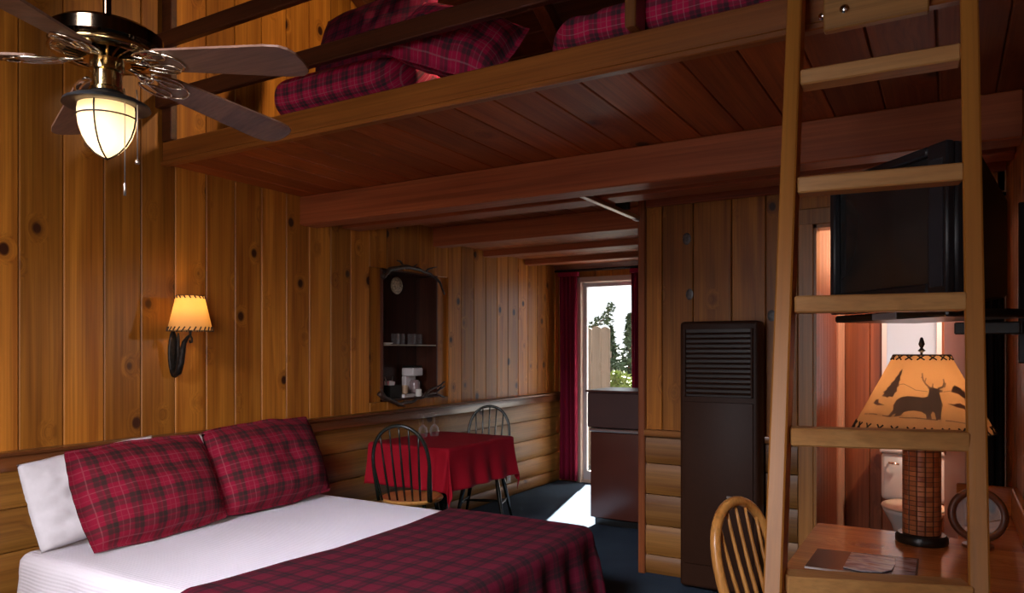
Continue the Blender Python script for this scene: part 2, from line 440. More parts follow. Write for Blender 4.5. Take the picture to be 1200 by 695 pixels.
m.b(DX0+.037, DX0+.075, YB+.03, YB+.07, .03, DZ-.01); m.b(DX1-.075, DX1-.037, YB+.03, YB+.07, .03, DZ-.01)
m.b(DX0+.075, DX1-.075, YB+.03, YB+.07, .03, .12); m.b(DX0+.075, DX1-.075, YB+.03, YB+.07, DZ-.05, DZ-.01)
obj('sash', m, plain('grey_sash', (.45,.43,.42), .4), d1)
m = MB(); m.b(DX0+.07, DX1-.07, YB+.045, YB+.052, .11, DZ-.04); obj('pane', m, M['glass'], d1)

m = MB()
m.b(XL-.3, DX0-.01, YB+.125, YB+.15, -.1, 2.7); m.b(DX1+.01, -.58, YB+.125, YB+.15, -.1, 2.7); m.b(DX0-.01, DX1+.01, YB+.125, YB+.15, DZ+.04, 2.7)
struct('wall_bounce_blocker', m, plain('dark_bounce_blocker', (.05,.045,.04), .9))  # unseen dark sheet added to stop orange bounce onto the fence
# heater wall (partition) with the bathroom door opening
PX0, BX0, BX1, BZ = -1.66, -.65, .12, 2.10
m = MB()
xs = [PX0]; x = -1.548
SE = [-1.66,-1.527,-1.331,-1.100,-.905,-.73]
for x0, x1 in zip(SE, SE[1:]): m.b(x0+.0025, x1-.0025, YP, YP+.02, .88, 2.33, .0035)
m.b(PX0, -.65, YP+.02, YP+.10, 0, 2.39)
for x0, x1 in ((-.73,-.53),(-.53,-.33),(-.33,-.13),(-.13,.05),(.05,XR)): m.b(x0+.001, x1-.001, YP, YP+.02, BZ+.09, 2.33, .005)
m.b(-.65, XR+.1, YP+.02, YP+.10, BZ+.0, 2.39)
m.b(BX1+.09, XR, YP, YP+.02, 0, 2.33, .005); m.b(BX1, XR+.1, YP+.02, YP+.10, 0, BZ)
struct('wall_back', m, M['wall'])
m = MB()
for z0, z1 in zip(LOGZ, LOGZ[1:]):
    T = Matrix(((0,0,1,PX0+.03),(-1,0,0,YP),(0,1,0,0),(0,0,0,1)))
    m.prism(log_profile(z0, z1, .012), .90, T)
struct('trim_4', m, M['logx'], 'rounded log siding beside the heater', autos=40)
m = MB(); m.b(PX0+.03, -.73, YP-.05, YP, .863, .905, .008, 2); struct('trim_5', m, M['trimX'], 'chair rail beside the heater', autos=40)
m = MB(); m.b(PX0-.012, PX0+.032, YP-.035, YP+.13, 0, 2.39, .004); struct('trim_6', m, M['trimZ'], 'red stained corner post at the hallway')
m = MB()
m.b(-.725, -.645, YP-.022, YP, 0, BZ+.09, .004); m.b(BX1, BX1+.09, YP-.022, YP, 0, BZ+.09, .004); m.b(-.725, BX1+.09, YP-.024, YP, BZ, BZ+.09, .004)
m.b(-.65, -.63, YP-.01, YP+.11, 0, BZ); m.b(BX1-.02, BX1, YP-.01, YP+.11, 0, BZ); m.b(-.65, BX1, YP-.01, YP+.11, BZ-.02, BZ)
struct('trim_7', m, M['jamb'], 'pine casing around the bathroom doorway')
m = MB()
for kx, kz, kr in ((-1.371, 2.078, .026), (-1.353, 1.738, .024), (-.873, 1.597, .023)):
    m.lathe([(0,.0035),(kr*.55,.003),(kr*.9,.0018),(kr,.0)], (kx, YP, kz), 18, Matrix.Rotation(rad(90), 4, 'X'), sy=1.45)
struct('trim_9', m, plain('grey_knot', (.075,.062,.060), .35, nscale=70, namp=.6), 'dark grey knots in the boards above the heater')
m = MB(); m.b(PX0+.03, XR, YP-.02, YP, 2.29, 2.39, .004); struct('trim_8', m, M['beam'], 'dark top plate above the heater wall')

# right wall and the wall behind the camera
RY0, RY1, RZ0, RZ1 = -1.40, -.30, .85, 2.05
m = MB()
y = YF
while y < YP:
    y1 = min(y+.1945, YP)
    for za, zb in (((0, RZ0), (RZ1, None)) if (y1 > RY0+.01 and y < RY1-.01) else ((0, None),)):
        t0, t1 = (roof(y), roof(y1)) if zb is None else (zb, zb)
        m.hexa([(XR,y+.002,za),(XR+.02,y+.002,za),(XR+.02,y1-.002,za),(XR,y1-.002,za),(XR,y+.002,t0),(XR+.02,y+.002,t0),(XR+.02,y1-.002,t1),(XR,y1-.002,t1)], bev=.0035)
    y += .1945
def rslab(y0, y1, z0, z1=None):
    t0, t1 = (roof(y0), roof(y1)) if z1 is None else (z1, z1)
    m.hexa([(XR+.02,y0,z0),(XR+.1,y0,z0),(XR+.1,y1,z0),(XR+.02,y1,z0),(XR+.02,y0,t0),(XR+.1,y0,t0),(XR+.1,y1,t1),(XR+.02,y1,t1)])
ra, rb = YF+.1945, YF+.1945*8
rslab(YF, ra, 0); rslab(rb, 1.2, 0); rslab(1.2, YP, 0); rslab(ra, rb, 0, RZ0); rslab(ra, rb, RZ1)
m.hexa([(XR+.02,YP,2.4),(XR+.1,YP,2.4),(XR+.1,YB,2.4),(XR+.02,YB,2.4),(XR+.02,YP,roof(YP)),(XR+.1,YP,roof(YP)),(XR+.1,YB,roof(YB)+.18),(XR+.02,YB,roof(YB)+.18)])
struct('wall_right', m, M['wall'])
m = MB()
for a in (ra, (ra+rb)/2-.03, rb-.05): m.b(XR-.01, XR+.1, a, a+.05, RZ0, RZ1, .004)
for z in (RZ0, RZ1-.05): m.b(XR-.01, XR+.1, ra+.05, rb-.05, z, z+.05, .004)
w4 = struct('added_window_4', m, M['jamb'], 'added window in the right wall for side fill light')  # added out of view as the opening for the side fill
m = MB(); m.b(XR+.055, XR+.06, ra+.04, rb-.04, RZ0+.04, RZ1-.04); obj('pane', m, M['glass'], w4)
WX0, WX1, WZ0, WZ1 = -1.80, -.50, .75, 2.15
m = MB()
ztop = roof(YF)+.05
def fb(x0, x1, z0, z1): 
    x = x0
    while x < x1-.005:
        m.b(x+.001, min(x+.195, x1)-.001, YF-.02, YF, z0, z1, .005); x += .195
GZ0, GZ1 = 2.55, 3.65
fb(XL, WX0, 0, ztop); fb(WX1, XR, 0, ztop); fb(WX0, WX1, 0, WZ0); fb(WX0, WX1, WZ1, GZ0); fb(WX0, WX1, GZ1, ztop)
m.b(XL-.25, WX0, YF-.12, YF-.02, 0, ztop); m.b(WX1, XR+.1, YF-.12, YF-.02, 0, ztop); m.b(WX0, WX1, YF-.12, YF-.02, 0, WZ0); m.b(WX0, WX1, YF-.12, YF-.02, WZ1, GZ0); m.b(WX0, WX1, YF-.12, YF-.02, GZ1, ztop)
struct('wall_front', m, M['wall'])
m = MB()
for a in (WX0, (WX0+WX1)/2-.03, WX1-.06): m.b(a, a+.06, YF-.10, YF+.02, WZ0, WZ1, .004)
for z in (WZ0, WZ1-.06): m.b(WX0+.06, WX1-.06, YF-.10, YF+.02, z, z+.06, .004)
w1 = struct('added_window_1', m, M['jamb'], 'added wide window behind the camera for fill light')  # unseen window, added to carry the low fill light
m = MB(); m.b(WX0+.05, WX1-.05, YF-.06, YF-.055, WZ0+.05, WZ1-.05); obj('pane', m, M['glass'], w1)

m = MB()
for a in (WX0, (WX0+WX1)/2-.03, WX1-.06): m.b(a, a+.06, YF-.10, YF+.02, GZ0, GZ1, .004)
for z in (GZ0, GZ1-.06): m.b(WX0+.06, WX1-.06, YF-.10, YF+.02, z, z+.06, .004)
w3 = struct('added_window_3', m, M['jamb'], 'added high gable window for fill light on the bed')  # unseen window put in so a fill reaches the bed from above
m = MB(); m.b(WX0+.05, WX1-.05, YF-.06, YF-.055, GZ0+.05, GZ1-.05); obj('pane', m, M['glass'], w3)
# roof boards, rafters
m = MB()
sl = math.sqrt(1+.55**2)
for side in (0, 1):
    y = 1.2
    while (y < YB+.1 if side == 0 else y > YF-.15):
        y2 = y+.15 if side == 0 else y-.15
        m.hexa([(XL-.25,y,roof(y)),(XR+.1,y,roof(y)),(XR+.1,y2*.995+y*.005,roof(y2)),(XL-.25,y2*.995+y*.005,roof(y2)),(XL-.25,y,roof(y)+.04),(XR+.1,y,roof(y)+.04),(XR+.1,y2,roof(y2)+.04),(XL-.25,y2,roof(y2)+.04)], bev=.006)
        y = y2
m.hexa([(XL-.3,1.2,roof(1.2)+.05),(XR+.15,1.2,roof(1.2)+.05),(XR+.15,YB+.15,roof(YB+.15)+.05),(XL-.3,YB+.15,roof(YB+.15)+.05),(XL-.3,1.2,roof(1.2)+.09),(XR+.15,1.2,roof(1.2)+.09),(XR+.15,YB+.15,roof(YB+.15)+.09),(XL-.3,YB+.15,roof(YB+.15)+.09)])
m.hexa([(XL-.3,1.2,roof(1.2)+.05),(XR+.15,1.2,roof(1.2)+.05),(XR+.15,YF-.2,roof(YF-.2)+.05),(XL-.3,YF-.2,roof(YF-.2)+.05),(XL-.3,1.2,roof(1.2)+.09),(XR+.15,1.2,roof(1.2)+.09),(XR+.15,YF-.2,roof(YF-.2)+.09),(XL-.3,YF-.2,roof(YF-.2)+.09)])
struct('ceiling', m, M['roof'], 'sloping dark board ceiling over the loft')
for xa in (XL+.045, -2.31, -1.05, .10):
    m = MB(); w = .045
    m.hexa([(xa-w,1.2,roof(1.2)-.13),(xa+w,1.2,roof(1.2)-.13),(xa+w,6.7,roof(6.7)-.13),(xa-w,6.7,roof(6.7)-.13),(xa-w,1.2,roof(1.2)),(xa+w,1.2,roof(1.2)),(xa+w,6.7,roof(6.7)),(xa-w,6.7,roof(6.7))], bev=.005)
    o = struct('ceiling_rafter', m, M['rafter'])
# loft deck boards (seen from below), joists of the low ceiling
m = MB()
x = -1.55 - .19*11
while x < 1.2:
    x0, x1 = max(x, XL), min(x+.19, 1.2)
    if x1 > XL+.01: m.b(x0+.0015, x1-.0015, YE+.005, YB, DECK0, DECK0+.02, .004)
    x += .19
m.b(XL, 1.2, YE+.005, YB, DECK0+.02, DECK1)
struct('ceiling_deck', m, M['deck'], 'dark loft floor boards seen from below')
for y0, y1 in ((3.76, 3.93), (4.80, 4.93), (5.55, 5.68), (6.30, 6.43)):
    m = MB(); m.b(XL, PX0-.02 if y0 > 4.2 else XR, y0, y1, 2.24, DECK0, .006)
    struct('ceiling_joist', m, M['beam'])
m = MB()
for k in range(9):
    y0 = 4.95+k*.23
    m.b(XL+.005, PX0-.02, y0+.001, min(y0+.229, YB), 2.292, 2.31, .006)
struct('ceiling_hall', m, M['deck'], 'dark boards of the low hallway ceiling')

# ------------------------------------------------------------------ loft timbers
m = MB(); m.b(XL+.003, XR-.003, 3.37, 3.52, 2.205, DECK0-.002, .006)
tag(obj('header_beam', m, M['beam']), 'long reddish timber beam crossing the room beneath the loft boards', 'beam')
t_ = thing('loft_edge', 'orange pine board edging the loft floor above the bed', 'edge board', (-1.7, YE, DECK0))
m = MB(); m.b(XL+.003, XR-.003, YE-.03, YE, DECK0+.012, 2.505, .004); obj('fascia', m, M['rim'], t_, world=True)
m = MB(); m.b(XL+.003, XR-.003, YE-.042, YE, DECK0-.012, DECK0+.010, .004); obj('lip', m, M['rim'], t_, world=True)
t_ = thing('loft_railing', 'dark wooden guard rail along the front of the loft', 'railing', (-2.0, YE, 2.505))
m = MB(); m.b(XL+.005, -.95, YE-.075, YE-.038, 2.985, 3.065, .005); obj('top_rail', m, M['rail'], t_, world=True)
m = MB(); m.b(XL+.005, -.95, YE-.075, YE-.038, 2.675, 2.755, .005); obj('lower_rail', m, M['rail'], t_, world=True)
m = MB(); m.b(XL+.006, XL+.085, YE-.036, YE+.002, 2.507, 3.30, .004); obj('post', m, M['rail'], t_, world=True)
m = MB(); m.b(-.955, -.915, YE-.075, YE+.02, 2.507, 3.60, .004); obj('post', m, wood('post_wood', (.30,.115,.028), (.17,.06,.015), 'Z', knots=False), t_, world=True)

# ladder board bolted on the loft edge
t_ = thing('ladder_bracket', 'pale wooden board bolted to the loft edge between the ladder rails', 'bracket', (-.18, YE-.07, 2.35))
m = MB(); m.b(-.320, -.045, YE-.076, YE-.044, 2.352, 2.60, .004); obj('board', m, wood('bracket_pine', (.52,.26,.075), (.38,.165,.04), 'X', kscale=3), t_, world=True)
for bx, bz in ((-.262, 2.405),):
    m = MB(); m.lathe([(0,0),(.013,0),(.013,.007),(.008,.011),(0,.012)], (bx, YE-.077, bz), 12, Matrix.Rotation(rad(90), 4, 'X')); obj('bolt', m, M['chrome'], t_, world=True, autos=40)
m = MB(); m.lathe([(0,0),(.011,0),(.011,.008),(.006,.014),(0,.015)], (-.322, YE-.06, 2.405), 12, Matrix.Rotation(rad(-90), 4, 'Y')); obj('bolt', m, M['chrome'], t_, world=True, autos=40)

# ladder: rails as measured, the foot twisted a little
LA, LB = V((-.385,2.251,2.175)), V((-.348,1.796,.853))
RA, RB = V((.050,2.272,2.183)), V((.060,1.944,.862))
def along(A, B, z): return A + (B-A)*((A.z-z)/(A.z-B.z))
t_ = thing('loft_ladder', 'light pine ladder leaning against the loft beside the desk', 'ladder', (along(LA,LB,0)+along(RA,RB,0))/2)
for A, B in ((LA, LB), (RA, RB)):
    a, b = along(A, B, 3.25), along(A, B, .004); L_ = (a-b).length
    m = MB(); m.box((0,0,L_/2), (.041, .072, L_), None, .004); o = obj('rail', m, M['ladder'], t_)
    zz = (a-b).normalized(); xx = V((1,0,0)); xx = (xx - zz*xx.dot(zz)).normalized(); yy = zz.cross(xx)
    o.matrix_local = t_.matrix_basis.inverted() @ Matrix.Translation(b) @ Matrix((xx, yy, zz)).transposed().to_4x4()
for z in (2.837, 2.507, 2.177, 1.847, 1.517, 1.187, .857, .527, .197):
    a, b = along(LA, LB, z), along(RA, RB, z); d = (b-a).normalized(); dx = .0
    m = MB()
    f = V((d.y, -d.x, 0)); c0 = (a+b)/2
    X = d; Zv = V((0,0,1)); Y = Zv.cross(X)
    R = Matrix((X, Y, Zv)).transposed().to_4x4()
    m.box(c0, ((b-a).length-.043, .070, .044), R, .004)
    obj('rung', m, M['rung'], t_, world=True)

# ------------------------------------------------------------------ ceiling fan
FC = V((-1.92, 1.127, 2.15))
t_ = thing('ceiling_fan', 'brass ceiling fan with five walnut blades and caged light', 'ceiling fan', FC)
m = MB(); m.lathe([(0,.08),(.06,.100),(.120,.096),(.136,.084),(.137,.052),(.128,.042),(.0,.040)], seg=40); obj('motor_housing', m, M['bronze'], t_, autos=40)
m = MB(); m.lathe([(.018,.099),(.018,.112),(.0105,.118),(.0105,.215),(.0105,2.75),(.07,2.78),(.07,2.86)], seg=16); obj('downrod', m, M['bronze'], t_, autos=40)
m = MB(); m.lathe([(.130,.040),(.138,.033),(.128,.026),(.10,.024)], seg=40); obj('trim_ring', m, M['brass'], t_, smooth=True)
m = MB()
for k in range(24):
    a = 2*PI*k/24; m.bar((.055*math.cos(a), .055*math.sin(a), .022), (.122*math.cos(a), .122*math.sin(a), .030), .006, .004)
m.lathe([(.0,.03),(.055,.03),(.058,.012),(.0,.008)], seg=24)
obj('vent_fins', m, M['brass'], t_, autos=40)
m = MB(); m.lathe([(0,.015),(.042,.015),(.042,-.012),(.036,-.016),(.036,-.055),(.043,-.060),(.043,-.068),(0,-.068)], seg=24); obj('switch_housing', m, M['brass'], t_, autos=40)
m = MB(); m.lathe([(0,-.066),(.038,-.066),(.045,-.078),(.085,-.088),(.103,-.098),(.106,-.106),(.100,-.108),(.078,-.102),(0,-.100)], seg=40); obj('light_cap', m, M['pewter'], t_, autos=50)
gp = [(.069,-.105),(.071,-.118),(.0705,-.135),(.067,-.160),(.059,-.185),(.046,-.208),(.028,-.227),(.010,-.238),(0,-.240)]
m = MB(); m.lathe(gp, seg=36); gl = obj('glass_globe', m, M['globe'], t_, smooth=True); gl['label'] = 'frosted glass globe glowing warm'
m = MB()
gq = [(r+.003, z) for r, z in gp[:-1]] + [(0,-.244)]
for k in range(4):
    a = 2*PI*k/4 + .62
    m.tube([(r*math.cos(a), r*math.sin(a), z) for r, z in gq], .0022, 6)
m.tube([(.0735*math.cos(2*PI*k/32), .0735*math.sin(2*PI*k/32), -.136) for k in range(32)], .0022, 6, closed=True)
obj('cage', m, M['iron'], t_, smooth=True)
for k, (cx_, cy_, L, e) in enumerate(((.066,.006,.225,0),(.083,.030,.165,1))):
    m = MB(); m.tube([(cx_,cy_,-.066),(cx_+.004,cy_,-.09),(cx_+.004,cy_,-.09-L)], .0016, 6)
    if e: m.lathe([(0,-.005),(.005,-.005),(.007,.0),(.005,.006),(0,.006)], (cx_+.004, cy_, -.092-L), 10)
    else: m.lathe([(0,-.03),(.0035,-.03),(.004,0),(.0025,.004),(0,.004)], (cx_+.004, cy_, -.092-L), 10)
    obj('pull_chain', m, M['steel'], t_, smooth=True)
for k in range(5):
    a = rad(56.5 + 72*k + 30.7) ; droop = rad(6.2); pitch = rad(-12)
    R = Matrix.Rotation(a, 4, 'Z') @ Matrix.Rotation(droop, 4, 'Y') @ Matrix.Rotation(pitch, 4, 'X')
    m = MB()
    out = []
    n = 8
    def wid(u): return .047 + .018*u
    L0, L1 = .155, .585
    pts = [(L0, -.036), (L0+.02, -.047)]
    for q in range(7): pts.append((L0+.02+(L1-.07-L0-.02)*q/6*1.0, -wid(q/6)))
    for q in range(1, 8):
        an = -PI/2 + PI*q/8
        pts.append((L1-.07+.07*math.cos(an)**.6 if math.cos(an) > 0 else L1-.07, .065*math.copysign(abs(math.sin(an))**.8, math.sin(an))))
    for q in range(6, -1, -1): pts.append((L0+.02+(L1-.07-L0-.02)*q/6, wid(q/6)))
    pts += [(L0+.02, .047), (L0, .036)]
    cl = []
    for p in pts:
        if not cl or (V(p)-V(cl[-1])).length > 1e-4: cl.append(p)
    m.prism(cl, .006, Matrix.Translation((0,0,.018)))
    m.xf(R); bl = obj('blade', m, M['blade'], t_)
    bl.rotation_euler = (0,0,0)
    m = MB()
    m.bar((.045,0,.022), (.115,0,.016), .020, .006)
    def loop(x0, x1, w, off):
        return [(x0+(x1-x0)*(.5-.5*math.cos(2*PI*q/24)), off+w*math.sin(2*PI*q/24)*(1-.35*math.cos(2*PI*q/24)), .0145) for q in range(24)]
    m.tube(loop(.105, .232, .034, 0), .0036, 6, closed=True)
    m.tube(loop(.105, .200, .019, .030), .0034, 6, closed=True)
    m.tube(loop(.105, .200, .019, -.030), .0034, 6, closed=True)
    m.tube(loop(.085, .125, .012, 0), .0030, 6, closed=True)
    m.xf(R); obj('blade_iron', m, M['brasspale'], bl, smooth=True)

# ------------------------------------------------------------------ wall sconce
SY, SZ = 2.472, 1.50
t_ = thing('wall_sconce', 'black iron wall sconce with a glowing laced parchment shade', 'sconce', (XL, SY, SZ))
m = MB(); m.lathe([(.112,.0),(.070,.185)], (.15,0,0), 40); obj('lamp_shade', m, M['shade'], t_, smooth=True)
for r, z, n, s_, nm in ((.112,.0,26,.02,'bottom_lacing'), (.070,.185,18,.014,'top_lacing')):
    m = MB()
    m.tube([(.15+(r+.001)*math.cos(2*PI*q/40), (r+.001)*math.sin(2*PI*q/40), z) for q in range(40)], .002, 5, closed=True)
    for k in range(n):
        a = 2*PI*k/n; b_ = a+.12
        rr = r+.002; r2 = r - (s_*.23 if z == 0 else -s_*.23)+.002; z2 = z+s_ if z == 0 else z-s_
        m.tube([(.15+rr*math.cos(a), rr*math.sin(a), z-.002), (.15+r2*math.cos(b_), r2*math.sin(b_), z2)], .0035, 5)
    obj(nm, m, M['stitch'], t_)
m = MB()
m.lathe([(0,0),(.028,0),(.03,.004),(.022,.010),(0,.012)], (.0,0,-.12), 20, Matrix.Rotation(rad(90),4,'Y'), sx=4.3, sy=1.); obj('backplate', m, M['iron'], t_, smooth=True)
m = MB()
arm = [(.012,-.004,-.21),(.03,-.004,-.235),(.055,-.004,-.22),(.075,-.004,-.17),(.09,-.004,-.11),(.105,-.004,-.06),(.13,-.002,-.035),(.15,0,-.02),(.15,0,.03)]
m.tube(arm, [.012,.016,.018,.019,.017,.013,.009,.007,.007], 10); obj('arm', m, M['iron'], t_, smooth=True)
m = MB()
m.tube([(.15,0,-.02),(.165,0,-.04),(.165,0,-.06),(.15,0,-.062),(.145,0,-.05)], .005, 8); obj('scroll', m, M['iron'], t_, smooth=True)
m = MB()
m.tube([(.010,.012,-.20),(.020,.02,-.13),(.022,.018,-.05),(.035,.01,-.01)], [.006,.009,.009,.005], 8); obj('leaf', m, M['iron'], t_, smooth=True)
m = MB()
m.lathe([(.018,.02),(.016,.055),(0,.056)], (.15,0,0), 12)
obj('socket', m, M['iron'], t_, smooth=True)

# ------------------------------------------------------------------ drapery helpers
def sstep(a, b, x):
    x = max(0., min(1., (x-a)/(b-a))); return x*x*(3-2*x)
def drape(x0, x1, y0, y1, top, dx0, dx1, dy0, dy1, nu, nv, rr=.03, flare=.06, wav=.012, zmin=.02, bump=.004, seed=0., hyp=True):
    """cloth lying on a rectangle, hanging past any side by d*; returns fn, uvfn"""
    S0, S1 = x0-dx0, x1+dx1; T0, T1 = y0-dy0, y1+dy1
    def fn(a, b):
        s = S0+(S1-S0)*a; t = T0+(T1-T0)*b
        ox = (s-x1) if s > x1 else ((s-x0) if s < x0 else 0.); oy = (t-y1) if t > y1 else ((t-y0) if t < y0 else 0.)
        x = min(max(s, x0), x1); y = min(max(t, y0), y1)
        hh = math.hypot(ox, oy) if hyp else max(abs(ox), abs(oy))
        if hh > 0:
            nx, ny = ox/max(1e-6, math.hypot(ox, oy)), oy/max(1e-6, math.hypot(ox, oy))
            q = min(hh, rr*1.57)/rr
            o = rr*math.sin(q); dz = rr*(1-math.cos(q)) + max(0., hh-rr*1.57)
            w = sstep(0, .3, hh)
            arc = s*(abs(ny) > .5) + t*(abs(nx) >= .5)
            wa = wav*w*math.sin(arc*23.+seed+1.7*math.sin(arc*5.1+seed)) 
            o += flare*w*min(1., hh/.45) + wa
            x += nx*o; y += ny*o; z = top-dz
        else:
            z = top
        ed = min(1., min(abs(s-S0), abs(s-S1), abs(t-T0), abs(t-T1))/.08)
        nz = mnoise.noise(V((s*3.1+seed, t*3.1, seed)))*bump + mnoise.noise(V((s*9+seed, t*7, 3.)))*bump*.4
        z += nz*(1 if hh == 0 else .2)
        if hh > 0: x += nz*1.2; y += nz*1.2
        return V((x, y, max(z, zmin)))
    def uvf(a, b): return (S0+(S1-S0)*a, T0+(T1-T0)*b)
    return fn, uvf
def solid(o, th):
    md = o.modifiers.new('thickness', 'SOLIDIFY'); md.thickness = th; md.offset = 0; return o

# ------------------------------------------------------------------ bed
BXa, BXb, BYa, BYb = -3.43, -1.56, 1.70, 3.24
t_ = thing('double_bed', 'wide double bed with its head against the log wall', 'bed', ((BXa+BXb)/2, (BYa+BYb)/2, 0))
m = MB(); m.b(BXa+.02, BXb-.02, BYa+.02, BYb-.02, .09, .28, .01); obj('bed_base', m, M['slip'], t_, world=True)
for lx in (BXa+.12, BXb-.12):
    for ly in (BYa+.12, BYb-.12):
        m = MB(); m.lathe([(0,0),(.025,0),(.032,.088),(0,.088)], (lx, ly, 0), 12); obj('leg', m, M['black'], t_, world=True)
m = MB(); m.b(BXa, BXb, BYa, BYb, .282, .505, .05, 4); obj('mattress', m, M['sheet'], t_, world=True, smooth=True)
fn, uf = drape(BXa-.01, -2.26, BYa-.01, BYb+.01, .517, .08, .0, .42, .42, 90, 110, rr=.05, flare=.03, wav=.012, zmin=.03, bump=.004, seed=1.3)
m = MB(); m.grid(fn, 60, 110, uf); o = solid(obj('coverlet', m, M['cover'], smooth=True, normals=False), .006)
tag(o, 'white ribbed coverlet spread over the double bed', 'coverlet')
fn, uf = drape(-2.34, BXb+.02, BYa-.025, BYb+.025, .535, 0, .46, .47, .47, 80, 120, rr=.055, flare=.05, wav=.016, zmin=.03, bump=.006, seed=4.2)
def fn2(a, b):
    p = fn(a, b); k = max(0., 1-a*2.2)
    p.x += .05*math.sin((p.y-1.6)*2.1-.5)*k; return p
m = MB(); m.grid(fn2, 80, 120, uf); o = solid(obj('bedspread', m, M['throw'], smooth=True, normals=False), .010)
tag(o, 'dark red plaid bedspread folded over the foot of the bed', 'bedspread')

def pillow(w, h, th, flange=0., seed=0., n=34, wr=.006, sag=0., rc=.16):
    m = MB()
    fu = 1 - flange/(w/2); fv = 1 - flange/(h/2)
    def surf(sgn):
        def fn(a, b):
            u, v = 2*a-1, 2*b-1
            uu, vv = min(1, abs(u)/fu), min(1, abs(v)/fv)
            tz = th/2*((1-uu**3.)**.6)*((1-vv**3.)**.6)*(1-.22*v)
            pin = .06*(abs(u)**2)*(abs(v)**2)
            x = u*w/2*(1-.05*(1-abs(u)**2)*0 - .05*(v*v-.4)*0) ; 
            x = u*w/2*math.sqrt(1-rc*v*v/2); y = v*h/2*math.sqrt(1-rc*u*u/2)*(1+.03*mnoise.noise(V((u*2.5+seed, 3., seed))))
            nz = mnoise.noise(V((u*2.2+seed, v*2.0, seed*1.7)))*wr*1.4 + mnoise.noise(V((u*6+seed, v*5+seed, sgn)))*wr*.7
            edge = max(uu, vv)
            nf = mnoise.noise(V((u*5+seed, v*5, 9.)))*.006*(edge > .995)
            z = sgn*(tz + nz*(tz/(th/2))) + nf + .0015*sgn
            y -= sag*(1-vv)*0
            return V((x, y, z))
        return fn
    for sg in (1, -1):
        m.grid(surf(sg), n, n, lambda a, b: ((2*a-1)*w/2, (2*b-1)*h/2))
    bmesh.ops.remove_doubles(m.bm, verts=m.bm.verts, dist=.0032)
    return m
def place(name, m, mat, c, lean, yaw=0., roll=0., smooth=True):
    # local x -> along +Y, local y -> up, local z -> +X (towards the room); lean tips the top to the wall
    B = Matrix(((0,0,1,0),(1,0,0,0),(0,1,0,0),(0,0,0,1)))
    T = Matrix.Translation(c) @ Matrix.Rotation(yaw, 4, 'Z') @ Matrix.Rotation(-lean, 4, 'Y') @ Matrix.Rotation(roll, 4, 'X') @ B
    m.xf(T); return obj(name, m, mat, smooth=smooth)
o = place('pillow', pillow(.66, .40, .11, 0, 2., wr=.022, rc=.05), M['sheet'], (-3.428, 1.985, .745), rad(17), rad(1), rad(6)); tag(o, 'plain white pillow behind the nearer plaid pillow', 'pillow')
o = place('pillow', pillow(.62, .40, .08, 0, 5.), M['sheet'], (-3.475, 2.66, .745), rad(10), rad(-1), rad(1)); tag(o, 'plain white pillow mostly hidden behind the farther plaid pillow', 'pillow')
o = place('pillow_sham', pillow(.74, .49, .215, .022, 8., wr=.014, rc=.24), M['plaid'], (-3.245, 2.120, .748), rad(26), rad(2), rad(1)); tag(o, 'red plaid pillow sham nearer the camera, white pillow behind it', 'pillow', 'plaid pillows on the bed')
o = place('pillow_sham', pillow(.76, .50, .215, .022, 13., wr=.014, rc=.24), M['plaid'], (-3.285, 2.860, .765), rad(24), rad(-3), rad(2)); tag(o, 'red plaid pillow sham farther along the bed, towards the dining table', 'pillow', 'plaid pillows on the bed')

